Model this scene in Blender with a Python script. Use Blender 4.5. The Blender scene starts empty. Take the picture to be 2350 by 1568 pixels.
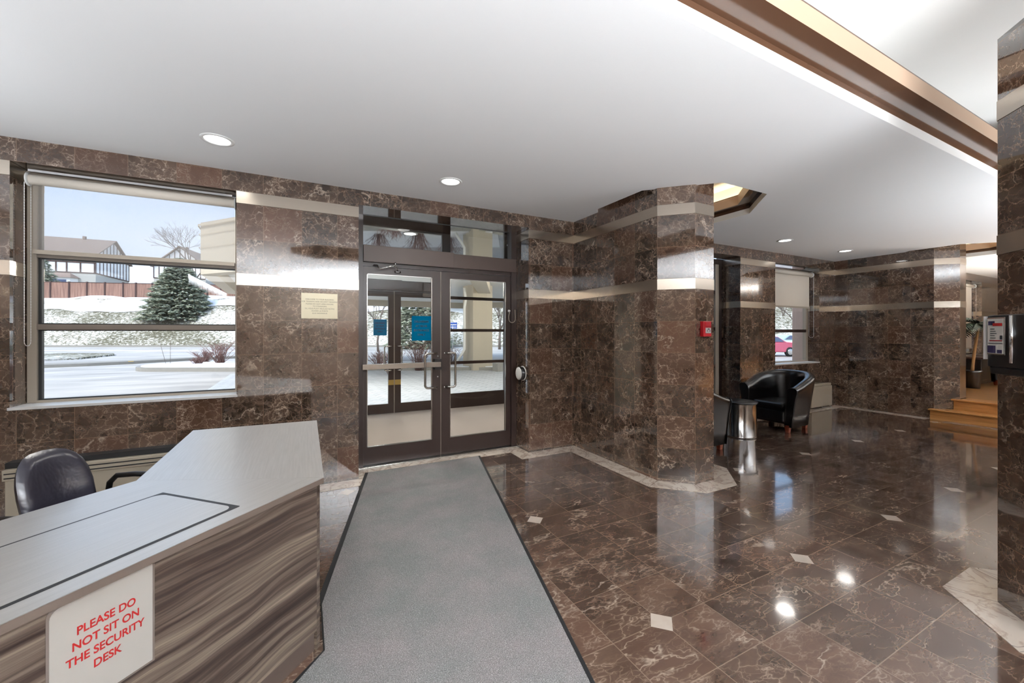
import bpy, bmesh, math, random
from mathutils import Vector, Matrix
from mathutils.geometry import tessellate_polygon
random.seed(7)
S = bpy.context.scene
COL = S.collection
PI = math.pi

# ------------------------------------------------------------------ camera
F_PX, Y0, YAW, EYE = 931.6, 763.0, math.radians(62.83), 1.42
cam_d = bpy.data.cameras.new('camera'); cam = bpy.data.objects.new('camera', cam_d); COL.objects.link(cam)
cam.location = (0, 0, EYE)
cam.rotation_euler = (PI/2, 0, YAW - PI/2)
cam_d.sensor_width = 36.0; cam_d.sensor_fit = 'HORIZONTAL'
cam_d.lens = 36.0*F_PX/2350
cam_d.shift_y = (Y0 - 784)/2350
cam_d.shift_x = 0.0
cam_d.clip_start = .05; cam_d.clip_end = 400
S.camera = cam

# ------------------------------------------------------------------ colour management / cycles
S.view_settings.view_transform = 'Standard'
S.view_settings.look = 'None'
S.view_settings.gamma = 1
S.view_settings.use_curve_mapping = False
S.view_settings.exposure = 0.22
S.cycles.max_bounces = 5
S.cycles.diffuse_bounces = 3
S.cycles.glossy_bounces = 4
S.cycles.transparent_max_bounces = 12
S.cycles.use_adaptive_sampling = True
S.cycles.use_light_tree = False
S.cycles.adaptive_threshold = .05
S.cycles.sample_clamp_indirect = 6
S.cycles.caustics_reflective = False
S.cycles.caustics_refractive = False

# ------------------------------------------------------------------ world sky
w = bpy.data.worlds.new('sky'); S.world = w; w.use_nodes = True
nt = w.node_tree; nt.nodes.clear()
def wn(t, **k):
    n = nt.nodes.new(t)
    for a, b in k.items(): setattr(n, a, b)
    return n
tc = wn('ShaderNodeTexCoord'); mp = wn('ShaderNodeMapping'); mp.inputs['Scale'].default_value = (1, 1, 3.0)
nz = wn('ShaderNodeTexNoise'); nz.inputs['Scale'].default_value = 1.6; nz.inputs['Detail'].default_value = 4
rp = wn('ShaderNodeValToRGB'); rp.color_ramp.elements[0].position = .42; rp.color_ramp.elements[1].position = .72
rp.color_ramp.elements[0].color = (.46, .66, .98, 1); rp.color_ramp.elements[1].color = (.66, .78, .98, 1)
sx = wn('ShaderNodeSeparateXYZ'); rz = wn('ShaderNodeValToRGB')
rz.color_ramp.elements[0].position = .02; rz.color_ramp.elements[1].position = .22
rz.color_ramp.elements[0].color = (1, 1, 1, 1); rz.color_ramp.elements[1].color = (0, 0, 0, 1)
mx = wn('ShaderNodeMix', data_type='RGBA')
bg = wn('ShaderNodeBackground'); bg.inputs['Strength'].default_value = 1.45
ow = wn('ShaderNodeOutputWorld')
L = nt.links.new
L(tc.outputs['Generated'], mp.inputs['Vector']); L(mp.outputs[0], nz.inputs['Vector']); L(nz.outputs['Fac'], rp.inputs[0])
L(tc.outputs['Generated'], sx.inputs[0]); L(sx.outputs['Z'], rz.inputs[0]); L(rz.outputs[0], mx.inputs['Factor'])
L(rp.outputs[0], mx.inputs['A']); mx.inputs['B'].default_value = (.84, .87, .92, 1)
L(mx.outputs['Result'], bg.inputs[0]); L(bg.outputs[0], ow.inputs[0])

# ------------------------------------------------------------------ lights
def light(name, typ, loc, energy, color=(1, 1, 1), rot=(0, 0, 0), **k):
    d = bpy.data.lights.new(name, typ); d.energy = energy; d.color = color
    for a, b in k.items(): setattr(d, a, b)
    o = bpy.data.objects.new(name, d); o.location = loc; o.rotation_euler = rot; COL.objects.link(o)
    return o
sun = light('sun', 'SUN', (0, 0, 30), 3.9, (1, .96, .90), angle=math.radians(40))
sun.rotation_euler = Vector((.75, .45, -.9)).to_track_quat('-Z', 'Y').to_euler()
# soft fill lights added behind and beside the camera to brighten the ceiling
UP = (PI, 0, 0)
CW = (.90, .95, 1)
light('hall_ceiling_fill', 'AREA', (-2.5, 2.6, 1.45), 26, CW, UP, shape='DISK', size=.8)
light('hall_ceiling_fill', 'AREA', (-1.3, -.7, 1.5), 110, CW, UP, shape='DISK', size=2.2)
light('hall_ceiling_fill', 'AREA', (1.7, -1.5, 1.5), 170, CW, UP, shape='DISK', size=1.8)
light('hall_ceiling_fill', 'AREA', (1.0, -3.4, 1.45), 1050, CW, UP, shape='DISK', size=2.6)
light('hall_ceiling_fill', 'AREA', (6.4, -1.0, 1.5), 230, CW, UP, shape='DISK', size=1.4)
light('hall_ceiling_fill', 'AREA', (8.6, -1.3, 1.5), 300, CW, UP, shape='DISK', size=1.2)
light('upper_room_fill', 'AREA', (12.5, .6, 1.6), 420, (1, .93, .84), UP, shape='DISK', size=1.4)  # added fill to brighten the raised room, no fixture there
light('hall_down_fill', 'AREA', (-1.0, -3.6, 2.75), 60, (1, .99, .98), (0, 0, 0), shape='RECTANGLE', size=2.4, size_y=1.2)  # added downward fill behind the camera, not a ceiling fixture

# ------------------------------------------------------------------ material helpers
def lin(c):
    c = c/255.0 if c > 1 else c
    return c/12.92 if c <= .04045 else ((c+.055)/1.055)**2.4
def rgb(r, g, b): return (lin(float(r) if r > 1 else r), lin(float(g) if g > 1 else g), lin(float(b) if b > 1 else b), 1)
class NT:
    def __init__(s, name):
        s.m = bpy.data.materials.new(name); s.m.use_nodes = True
        s.t = s.m.node_tree; s.t.nodes.clear()
        s.out = s.t.nodes.new('ShaderNodeOutputMaterial')
    def n(s, t, ins=None, **k):
        nd = s.t.nodes.new('ShaderNode'+t)
        for a, b in k.items(): setattr(nd, a, b)
        for a, b in (ins or {}).items():
            if hasattr(b, 'node') or isinstance(b, bpy.types.NodeSocket): s.t.links.new(b, nd.inputs[a])
            else: nd.inputs[a].default_value = b
        return nd
    def math(s, op, a, b=0.0, c=None, clamp=False):
        ins = {0: a, 1: b}
        if c is not None: ins[2] = c
        return s.n('Math', ins, operation=op, use_clamp=clamp).outputs[0]
    def mix(s, f, a, b): return s.n('Mix', {'Factor': f, 'A': a, 'B': b}, data_type='RGBA').outputs['Result']
    def ramp(s, f, stops, interp='LINEAR'):
        r = s.n('ValToRGB', {0: f}); r.color_ramp.interpolation = interp
        el = r.color_ramp.elements
        while len(el) < len(stops): el.new(.5)
        for e, (p, c) in zip(el, stops):
            e.position = p; e.color = c if len(c) == 4 else (*c, 1)
        return r.outputs[0]
    def bsdf(s, **k):
        b = s.n('BsdfPrincipled')
        for a, v in k.items():
            key = {'base': 'Base Color', 'rough': 'Roughness', 'metal': 'Metallic', 'normal': 'Normal', 'spec': 'Specular IOR Level',
                   'coat': 'Coat Weight', 'coatr': 'Coat Roughness', 'emit': 'Emission Color', 'es': 'Emission Strength', 'alpha': 'Alpha',
                   'sub': 'Subsurface Weight', 'trans': 'Transmission Weight', 'ior': 'IOR', 'sheen': 'Sheen Weight', 'aniso': 'Anisotropic'}[a]
            if isinstance(v, bpy.types.NodeSocket): s.t.links.new(v, b.inputs[key])
            else: b.inputs[key].default_value = v
        s.t.links.new(b.outputs[0], s.out.inputs[0])
        return b
    def pos(s): return s.n('NewGeometry').outputs['Position']
    def obj(s): return s.n('TexCoord').outputs['Object']
    def uv(s): return s.n('UVMap', uv_map='uv').outputs[0]
    def noise(s, vec, scale, detail=4, rough=.55, dist=0.0, out='Fac'):
        return s.n('TexNoise', {'Vector': vec, 'Scale': scale, 'Detail': detail, 'Roughness': rough, 'Distortion': dist}).outputs[out]
    def scalev(s, vec, sc): return s.n('VectorMath', {0: vec, 1: sc}, operation='MULTIPLY').outputs[0]
    def addv(s, a, b): return s.n('VectorMath', {0: a, 1: b}, operation='ADD').outputs[0]
    def bump(s, h, strength=.3, dist=.01): return s.n('Bump', {'Height': h, 'Strength': strength, 'Distance': dist}).outputs[0]

def plain(name, c, rough=.5, metal=0.0, var=.06, nscale=6.0, bump=0.0, **k):
    N = NT(name)
    f = N.noise(N.obj(), nscale, 3)
    d = tuple(x*(1-var) for x in c[:3]) + (1,); l = tuple(min(1, x*(1+var)) for x in c[:3]) + (1,)
    col = N.mix(f, d, l)
    kw = dict(base=col, rough=rough, metal=metal, **k)
    if bump: kw['normal'] = N.bump(N.noise(N.obj(), nscale*12, 3), bump, .004)
    N.bsdf(**kw)
    return N.m

def marble_nodes(N, vec2, cell, tilesize, dark=(rgb(44, 32, 25)), mid=(rgb(84, 66, 53)), red=(rgb(92, 64, 49)), amount=1.0, grain=None):
    """vec2: coordinates in tile units (xy). returns colour. every tile takes its own cut of the stone"""
    fl = N.n('VectorMath', {0: vec2}, operation='FLOOR').outputs[0]
    wnz = N.n('TexWhiteNoise', {'Vector': fl}, noise_dimensions='3D')
    rnd = wnz.outputs['Color']; rv = wnz.outputs['Value']
    off = N.scalev(rnd, (37.0, 41.0, 53.0))
    src = N.scalev(vec2, (tilesize,)*3)
    if grain: src = N.n('Mapping', {'Vector': src, 'Rotation': (0, 0, grain), 'Scale': (.5, 1.12, 1)}).outputs[0]
    p = N.addv(src, off)
    warp = N.n('TexNoise', {'Vector': p, 'Scale': 5.0, 'Detail': 4.0, 'Roughness': .68}).outputs['Color']
    pw = N.addv(p, N.scalev(N.addv(warp, (-.5, -.5, -.5)), (.22, .22, .22)))
    v1 = N.n('TexVoronoi', {'Vector': pw, 'Scale': 14.0, 'Randomness': 1.0}, feature='DISTANCE_TO_EDGE').outputs['Distance']
    v2 = N.n('TexVoronoi', {'Vector': pw, 'Scale': 30.0, 'Randomness': 1.0}, feature='DISTANCE_TO_EDGE').outputs['Distance']
    cloud = N.noise(pw, 7.0, 3, .62)
    big = N.noise(p, 2.2, 1)
    l1 = N.ramp(v1, [(0, (1, 1, 1)), (.012, (.62, .62, .62)), (.035, (.16, .16, .16)), (.11, (0, 0, 0))])
    l2 = N.ramp(v2, [(0, (.9, .9, .9)), (.025, (.4, .4, .4)), (.07, (0, 0, 0))])
    m1 = N.ramp(cloud, [(.36, (0, 0, 0)), (.62, (1, 1, 1))])
    m2 = N.ramp(N.noise(p, 9.0, 1), [(.44, (0, 0, 0)), (.66, (1, 1, 1))])
    tl = N.math('ADD', .55, N.math('MULTIPLY', rv, .75))
    lines = N.math('ADD', N.math('MULTIPLY', l1, m1), N.math('MULTIPLY', N.math('MULTIPLY', l2, m2), .5), clamp=True)
    lines = N.math('MULTIPLY', lines, N.math('MULTIPLY', tl, amount), clamp=True)
    base = N.mix(N.ramp(cloud, [(.3, (0, 0, 0)), (.7, (1, 1, 1))]), dark, mid)
    base = N.mix(N.math('MULTIPLY', N.ramp(N.n('SeparateColor', {0: rnd}).outputs[1], [(.6, (0, 0, 0)), (1, (1, 1, 1))]), .75), base, red)
    base = N.mix(N.math('MULTIPLY', N.ramp(big, [(.52, (0, 0, 0)), (.7, (1, 1, 1))]), .35), base, rgb(104, 82, 68))
    tv = N.math('ADD', .78, N.math('MULTIPLY', N.n('SeparateColor', {0: rnd}).outputs[2], .5))
    base = N.n('VectorMath', {0: base, 'Scale': tv}, operation='SCALE').outputs[0]
    # a few long bright cracks
    ridge = N.math('ABSOLUTE', N.math('SUBTRACT', N.noise(pw, 3.1, 3, .55), .5))
    crack = N.math('MULTIPLY', N.ramp(ridge, [(0, (1, 1, 1)), (.006, (.35, .35, .35)), (.013, (0, 0, 0))]), N.ramp(N.noise(p, 4.0, 0), [(.52, (0, 0, 0)), (.60, (1, 1, 1))]))
    col = N.mix(N.math('MULTIPLY', lines, .8), base, rgb(178, 157, 139))
    col = N.mix(N.math('MULTIPLY', crack, .5), col, rgb(214, 196, 178))
    # joints
    fr = N.n('VectorMath', {0: vec2}, operation='FRACTION').outputs[0]
    sp = N.n('SeparateXYZ', {0: fr})
    ex = N.math('MINIMUM', sp.outputs[0], N.math('SUBTRACT', 1.0, sp.outputs[0]))
    ey = N.math('MINIMUM', sp.outputs[1], N.math('SUBTRACT', 1.0, sp.outputs[1]))
    e = N.math('MINIMUM', ex, ey)
    joint = N.math('LESS_THAN', e, .0065)
    return col, joint, cloud

def mat_wall_marble():
    N = NT('emperador_marble_wall')
    u = N.uv()
    sp = N.n('SeparateXYZ', {0: u})
    v = N.n('CombineXYZ', {0: sp.outputs[0], 1: sp.outputs[1], 2: N.n('ObjectInfo').outputs['Random']}).outputs[0]
    v0 = N.n('CombineXYZ', {0: sp.outputs[0], 1: sp.outputs[1], 2: 0.5}).outputs[0]
    col, joint, cl = marble_nodes(N, v0, 1, .3)
    col = N.mix(N.math('MULTIPLY', joint, .75), col, rgb(128, 104, 86))
    N.bsdf(base=col, rough=.06, spec=.8, coat=1.0, coatr=.02, normal=N.bump(N.math('SUBTRACT', 1.0, joint), .12, .002))
    return N.m
def mat_floor_marble():
    N = NT('emperador_marble_floor')
    p = N.pos()
    q = N.n('VectorMath', {0: N.addv(p, (-1.561, -1.4365, 0)), 1: (1/.305, 1/.305, 1)}, operation='MULTIPLY').outputs[0]
    sp = N.n('SeparateXYZ', {0: q})
    v0 = N.n('CombineXYZ', {0: sp.outputs[0], 1: sp.outputs[1], 2: 7.5}).outputs[0]
    # grain runs along the diagonal of the hall: stretch the pattern a little
    col, joint, cl = marble_nodes(N, v0, 1, .305, dark=rgb(58, 44, 37), mid=rgb(100, 80, 68), red=rgb(98, 75, 63), amount=.85, grain=math.radians(27.2))
    col = N.mix(N.math('MULTIPLY', joint, .8), col, rgb(146, 126, 110))
    # white diamond insets every fourth joint crossing
    g = N.scalev(q, (.25, .25, 1))
    gs = N.n('SeparateXYZ', {0: g})
    dx = N.math('ABSOLUTE', N.math('SUBTRACT', gs.outputs[0], N.math('ROUND', gs.outputs[0])))
    dy = N.math('ABSOLUTE', N.math('SUBTRACT', gs.outputs[1], N.math('ROUND', gs.outputs[1])))
    dia = N.math('LESS_THAN', N.math('ADD', dx, dy), .0575)
    ps = N.n('SeparateXYZ', {0: p})
    under = N.math('MULTIPLY', N.math('MULTIPLY', N.math('GREATER_THAN', ps.outputs[0], 2.3), N.math('LESS_THAN', ps.outputs[0], 3.3)), N.math('GREATER_THAN', ps.outputs[1], 2.2))
    dia = N.math('MULTIPLY', dia, N.math('SUBTRACT', 1.0, under))
    white = N.mix(N.noise(p, 14, 4), rgb(232, 222, 210), rgb(205, 188, 172))
    col = N.mix(dia, col, white)
    rough = N.math('ADD', .085, N.math('MULTIPLY', cl, .05))
    N.bsdf(base=col, rough=rough, spec=.8, coat=.8, coatr=.05, normal=N.bump(N.math('SUBTRACT', 1.0, joint), .1, .002))
    return N.m
def mat_white_marble():
    N = NT('cream_marble')
    p = N.pos()
    r = N.math('ABSOLUTE', N.math('SUBTRACT', N.noise(p, 4.0, 5, .6, 1.2), .5))
    c = N.mix(N.ramp(r, [(0, (1, 1, 1)), (.05, (0, 0, 0))]), rgb(226, 214, 200), rgb(186, 166, 150))
    u = N.uv(); fx = N.n('SeparateXYZ', {0: N.n('VectorMath', {0: u}, operation='FRACTION').outputs[0]}).outputs[0]
    j = N.math('LESS_THAN', fx, .012)
    c = N.mix(N.math('MULTIPLY', j, .7), c, rgb(90, 72, 62))
    N.bsdf(base=c, rough=.12, spec=.5)
    return N.m
def mat_brushed(name, c, rough=.24, scale=(2, 2, 220), amt=.1):
    N = NT(name)
    f = N.noise(N.scalev(N.obj(), scale), 3.0, 4)
    col = N.mix(f, tuple(x*(1-amt) for x in c[:3])+(1,), tuple(min(1, x*(1+amt)) for x in c[:3])+(1,))
    N.bsdf(base=col, metal=1.0, rough=rough, normal=N.bump(f, .03, .001))
    return N.m
def mat_glass(name, tint=(.97, .98, .98, 1), strength=1.0):
    N = NT(name)
    fr = N.n('Fresnel', {'IOR': 1.5}).outputs[0]
    f = N.math('MULTIPLY', N.math('MULTIPLY', fr, strength, clamp=True), N.math('SUBTRACT', 1.0, N.n('NewGeometry').outputs['Backfacing']))
    t = N.n('BsdfTransparent', {0: tint}); g = N.n('BsdfGlossy', {'Color': (1, 1, 1, 1), 'Roughness': .0})
    ms = N.n('MixShader', {0: f, 1: t.outputs[0], 2: g.outputs[0]})
    N.t.links.new(ms.outputs[0], N.out.inputs[0]); return N.m
def mat_emit(name, c, s):
    N = NT(name); e = N.n('Emission', {0: c, 1: s}); N.t.links.new(e.outputs[0], N.out.inputs[0]); return N.m
def mat_wood(name, a, b, c, vec_scale, scale=3.0, rough=.35, **k):
    N = NT(name)
    p = N.scalev(N.obj(), vec_scale)
    f1 = N.noise(p, scale, 6, .6, .3); f2 = N.noise(p, scale*3.1, 4, .6)
    f = N.math('ADD', N.math('MULTIPLY', f1, .7), N.math('MULTIPLY', f2, .3))
    col = N.ramp(f, [(.34, a), (.5, b), (.66, c)])
    N.bsdf(base=col, rough=rough, **k); return N.m

M = {}
M['wall'] = mat_wall_marble(); M['floor'] = mat_floor_marble(); M['cream'] = mat_white_marble()
M['band'] = mat_brushed('brushed_steel_band', rgb(205, 194, 180), .2, (1, 1, 160))
M['ceiling'] = plain('ceiling_paint', rgb(236, 236, 236), .85, var=.015, nscale=1.0)
M['lip'] = plain('white_cove_trim', rgb(240, 238, 234), .5, var=.01)
M['bronze'] = plain('bronze_gloss_panel', rgb(92, 66, 50), .12, var=.05, spec=.8)
M['tan'] = plain('tan_fascia_paint', rgb(186, 158, 134), .5, var=.02)
M['cove'] = plain('cove_ceiling_paint', rgb(226, 224, 220), .8, var=.01)
M['beige'] = plain('beige_wall_paint', rgb(206, 194, 178), .7)
M['frame'] = plain('bronze_anodised_frame', rgb(50, 37, 33), .32, var=.08, spec=.5)
M['frame2'] = plain('bronze_header_cover', rgb(78, 64, 58), .4, var=.06)
M['alu'] = plain('taupe_window_frame', rgb(168, 158, 144), .4, var=.04)
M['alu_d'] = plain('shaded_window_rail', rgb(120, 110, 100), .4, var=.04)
M['gasket'] = plain('black_gasket_and_shade', rgb(18, 18, 20), .5)
M['glass'] = mat_glass('clear_glass'); M['glass_r'] = mat_glass('transom_glass', (.93, .94, .94, 1), 1.3)
M['steel'] = mat_brushed('stainless_steel', rgb(200, 198, 194), .22, (60, 60, 2))
M['chrome'] = plain('polished_chrome', rgb(215, 215, 215), .12, 1.0, var=.02)
M['lightlens'] = mat_emit('downlight_lens', (1, .98, .95, 1), 6.0)
M['whiteplastic'] = plain('white_plastic', rgb(232, 232, 230), .35, var=.02)
M['black'] = plain('black_plastic', rgb(16, 16, 17), .3, var=.2)
M['red'] = plain('red_enamel', rgb(168, 14, 28), .3, var=.1)
M['paper'] = plain('white_laminated_paper', rgb(214, 212, 206), .35, var=.015)
M['redink'] = plain('red_ink', rgb(168, 26, 24), .5); M['blackink'] = plain('black_ink', rgb(14, 26, 40), .5)
def mat_bluepaper():
    N = NT('blue_paper'); d = N.n('BsdfDiffuse', {0: rgb(8, 134, 178)}); tr = N.n('BsdfTranslucent', {0: rgb(8, 134, 178)}); a = N.n('MixShader', {0: .4, 1: d.outputs[0], 2: tr.outputs[0]})
    N.t.links.new(a.outputs[0], N.out.inputs[0]); return N.m
M['bluepaper'] = mat_bluepaper()
M['greyink'] = plain('engraved_grey', rgb(104, 98, 84), .6)
M['plaque'] = plain('brass_plaque', rgb(214, 206, 180), .38, .35, var=.05)
def mat_leather():
    N = NT('black_leather')
    p = N.obj()
    f = N.noise(p, 9, 4); v = N.n('TexVoronoi', {'Vector': p, 'Scale': 260.0}).outputs['Distance']
    N.bsdf(base=N.mix(f, rgb(5, 4, 5), rgb(14, 12, 13)), rough=.24, spec=.55, normal=N.bump(N.math('ADD', N.math('MULTIPLY', v, .25), N.math('MULTIPLY', f, 1.6)), .22, .006))
    return N.m
M['leather'] = mat_leather()
def mat_vinyl():
    N = NT('black_vinyl')
    p = N.obj()
    f = N.noise(p, 4.5, 4, .6, .5)
    N.bsdf(base=N.mix(f, rgb(28, 27, 36), rgb(44, 42, 52)), rough=.28, spec=.7, normal=N.bump(f, .35, .03))
    return N.m
M['vinyl'] = mat_vinyl()
M['redwood'] = mat_wood('cherry_leg', rgb(90, 34, 16), rgb(120, 48, 22), rgb(140, 62, 30), (8, 8, 1), 3)
M['zebra'] = None
def mat_zebrano():
    N = NT('grey_zebrano_laminate')
    sp = N.n('SeparateXYZ', {0: N.uv()})
    wv = N.noise(N.n('CombineXYZ', {0: N.math('MULTIPLY', sp.outputs[0], 1.6), 1: N.math('MULTIPLY', sp.outputs[1], 3.0), 2: 0.0}).outputs[0], 1.0, 2)
    yy = N.math('ADD', sp.outputs[1], N.math('MULTIPLY', wv, .10))
    v = N.n('CombineXYZ', {0: N.math('MULTIPLY', sp.outputs[0], .7), 1: N.math('MULTIPLY', yy, 22.0), 2: 0.0}).outputs[0]
    v2 = N.n('CombineXYZ', {0: N.math('MULTIPLY', sp.outputs[0], 1.3), 1: N.math('MULTIPLY', yy, 85.0), 2: 3.0}).outputs[0]
    f = N.math('ADD', N.math('MULTIPLY', N.noise(v, 1.0, 4, .6), .72), N.math('MULTIPLY', N.noise(v2, 1.0, 3), .28))
    col = N.ramp(f, [(.32, rgb(34, 25, 22)), (.43, rgb(60, 48, 42)), (.52, rgb(96, 84, 74)), (.66, rgb(148, 134, 119))])
    N.bsdf(base=col, rough=.38, spec=.4)
    return N.m
M['zebra'] = mat_zebrano()
def mat_desktop():
    N = NT('brushed_silver_laminate')
    p = N.uv()
    f = N.noise(N.scalev(p, (2.0, 60.0, 1)), 2.0, 5, .6)
    g = N.noise(N.scalev(p, (2.5, 2.5, 1)), 2.0, 3)
    col = N.mix(f, rgb(180, 178, 174), rgb(212, 209, 205))
    N.bsdf(base=col, metal=.55, rough=N.math('ADD', .26, N.math('MULTIPLY', g, .10)), normal=N.bump(N.noise(N.pos(), 160, 3), .10, .002))
    return N.m
M['desktop'] = mat_desktop()
def mat_mat():
    N = NT('grey_entrance_mat')
    p = N.pos()
    a = N.noise(p, 260, 3, .8); b = N.noise(p, 3.0, 3); d = N.n('TexVoronoi', {'Vector': p, 'Scale': 190.0}).outputs['Distance']
    base = N.mix(N.ramp(b, [(.35, (0, 0, 0)), (.7, (1, 1, 1))]), rgb(146, 148, 146), rgb(168, 160, 160))
    col = N.mix(N.ramp(a, [(.38, (0, 0, 0)), (.62, (1, 1, 1))]), N.n('Mix', {'Factor': .75, 'A': base, 'B': rgb(70, 70, 69)}, data_type='RGBA').outputs['Result'], base)
    col = N.mix(N.ramp(a, [(.6, (0, 0, 0)), (.72, (1, 1, 1))]), col, rgb(226, 222, 220))
    N.bsdf(base=col, rough=.95, spec=.1, normal=N.bump(d, .6, .004)); return N.m
M['mat'] = mat_mat()
M['rubber'] = plain('black_rubber', rgb(20, 20, 21), .7)
M['heater'] = plain('beige_enamel', rgb(178, 168, 150), .4, var=.03)
M['oak'] = mat_wood('honey_oak', rgb(150, 98, 48), rgb(186, 130, 72), rgb(206, 154, 96), (14, .8, 14), 1.5, .28)
M['oakfloor'] = mat_wood('oak_boards', rgb(112, 76, 40), rgb(140, 100, 58), rgb(164, 122, 76), (16, .7, 1), 1.5, .3)
M['vest_floor'] = plain('vestibule_carpet', rgb(176, 164, 154), .95, var=.12, nscale=60, bump=.3)
M['vest_ceiling'] = mat_brushed('mirror_ceiling_panel', rgb(222, 222, 220), .03, (1, 1, 1), .02)
M['blindsolid'] = plain('cream_roller_fabric', rgb(214, 206, 194), .8, var=.03, nscale=3)
def mat_mesh_blind():
    N = NT('see_through_roller_fabric')
    d = N.n('BsdfDiffuse', {0: rgb(206, 198, 188)}); tr = N.n('BsdfTranslucent', {0: rgb(222, 214, 204)}); t = N.n('BsdfTransparent', {0: (1, 1, 1, 1)})
    a = N.n('MixShader', {0: .5, 1: d.outputs[0], 2: tr.outputs[0]}); b = N.n('MixShader', {0: .62, 1: a.outputs[0], 2: t.outputs[0]}); b.inputs[0].default_value = .74
    N.t.links.new(b.outputs[0], N.out.inputs[0]); return N.m
M['blindmesh'] = mat_mesh_blind()

# ------------------------------------------------------------------ mesh helpers
class MB:
    def __init__(s): s.v = []; s.f = []; s.uv = {}; s.sm = []
    def add(s, vs, fs, uvs=None, smooth=False):
        o = len(s.v); s.v += [tuple(v) for v in vs]
        for i, f in enumerate(fs):
            if uvs is not None and uvs[i] is not None: s.uv[len(s.f)] = uvs[i]
            s.f.append(tuple(o+k for k in f)); s.sm.append(smooth)
        return s
    def box(s, x0, x1, y0, y1, z0, z1):
        v = [(x, y, z) for z in (z0, z1) for y in (y0, y1) for x in (x0, x1)]
        return s.add(v, [(0, 2, 3, 1), (4, 5, 7, 6), (0, 1, 5, 4), (1, 3, 7, 5), (3, 2, 6, 7), (2, 0, 4, 6)])
    def prism(s, pts, z0, z1, uvscale=None):
        n = len(pts)
        a = sum(pts[i][0]*pts[(i+1) % n][1]-pts[(i+1) % n][0]*pts[i][1] for i in range(n))
        if a < 0: pts = pts[::-1]
        v = [(p[0], p[1], z0) for p in pts] + [(p[0], p[1], z1) for p in pts]
        fs = [tuple(range(n-1, -1, -1)), tuple(range(n, 2*n))]
        uv = [[(p[0], p[1]) for p in pts[::-1]], [(p[0], p[1]) for p in pts]]
        for i in range(n):
            j = (i+1) % n; fs.append((i, j, n+j, n+i)); l = math.dist(pts[i], pts[j])
            uv.append([(0, z0), (l, z0), (l, z1), (0, z1)])
        return s.add(v, fs, uv)
    def slab(s, P, Q, z0, z1, t, u0=0.0, du=None, vf=None):
        """box whose visible face runs P->Q (normal dy,-dx); uv in tile units"""
        P = Vector(P); Q = Vector(Q); d = Q-P; Ln = d.length; d = d/Ln; n = Vector((d.y, -d.x)); b = -n*t
        vf = vf or (lambda z: z/.3)
        du = du if du is not None else Ln/.3
        c = [P, Q, Q+b, P+b]; vs = [(p.x, p.y, z0) for p in c]+[(p.x, p.y, z1) for p in c]
        fs = [(0, 1, 5, 4), (1, 2, 6, 5), (2, 3, 7, 6), (3, 0, 4, 7), (4, 5, 6, 7), (3, 2, 1, 0)]
        v0, v1 = vf(z0), vf(z1); tu = t/.3
        uv = [[(u0, v0), (u0+du, v0), (u0+du, v1), (u0, v1)], [(u0+du, v0), (u0+du+tu, v0), (u0+du+tu, v1), (u0+du, v1)],
              [(u0+du, v0), (u0, v0), (u0, v1), (u0+du, v1)], [(u0-tu, v0), (u0, v0), (u0, v1), (u0-tu, v1)],
              [(u0, 0), (u0+du, 0), (u0+du, tu), (u0, tu)], [(u0, tu), (u0+du, tu), (u0+du, 0), (u0, 0)]]
        return s.add(vs, fs, uv)
    def cyl(s, p, q, r0, r1=None, n=16, cap=True, smooth=True):
        r1 = r0 if r1 is None else r1
        p = Vector(p); q = Vector(q); d = (q-p).normalized()
        a = d.orthogonal().normalized(); b = d.cross(a)
        vs = []
        for c, r in ((p, r0), (q, r1)):
            for i in range(n):
                t = 2*PI*i/n; vs.append(c+a*math.cos(t)*r+b*math.sin(t)*r)
        fs = [(i, (i+1) % n, n+(i+1) % n, n+i) for i in range(n)]
        s.add(vs, fs, None, smooth)
        if cap:
            o = len(s.v)-2*n
            s.f.append(tuple(o+i for i in range(n-1, -1, -1))); s.sm.append(False)
            s.f.append(tuple(o+n+i for i in range(n))); s.sm.append(False)
        return s
    def tube(s, pts, r, n=8, closed=False):
        pts = [Vector(p) for p in pts]; m = len(pts); rr = r if isinstance(r, (list, tuple)) else [r]*m
        ref = None; vs = []
        for i, p in enumerate(pts):
            if closed: d = pts[(i+1) % m]-pts[i-1]
            else: d = pts[min(i+1, m-1)]-pts[max(i-1, 0)]
            d.normalize()
            if ref is None: a = d.orthogonal().normalized()
            else:
                a = ref-d*ref.dot(d)
                a = a.normalized() if a.length > 1e-6 else d.orthogonal().normalized()
            ref = a; b = d.cross(a)
            for k in range(n):
                t = 2*PI*k/n; vs.append(p+a*math.cos(t)*rr[i]+b*math.sin(t)*rr[i])
        fs = []
        for i in range(m if closed else m-1):
            j = (i+1) % m
            for k in range(n): fs.append((i*n+k, i*n+(k+1) % n, j*n+(k+1) % n, j*n+k))
        s.add(vs, fs, None, True)
        if not closed:
            o = len(s.v)-m*n
            s.f.append(tuple(o+k for k in range(n-1, -1, -1))); s.sm.append(False)
            s.f.append(tuple(o+(m-1)*n+k for k in range(n))); s.sm.append(False)
        return s
    def lathe(s, prof, c=(0, 0, 0), n=24, axis='z'):
        vs = []
        for r, z in prof:
            for i in range(n):
                t = 2*PI*i/n; x, y = r*math.cos(t), r*math.sin(t)
                if axis == 'z': vs.append((c[0]+x, c[1]+y, c[2]+z))
                elif axis == 'x': vs.append((c[0]+z, c[1]+x, c[2]+y))
                else: vs.append((c[0]+y, c[1]+z, c[2]+x))
        m = len(prof)
        fs = [(i*n+k, i*n+(k+1) % n, (i+1)*n+(k+1) % n, (i+1)*n+k) for i in range(m-1) for k in range(n)]
        s.add(vs, fs, None, True); return s
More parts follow.
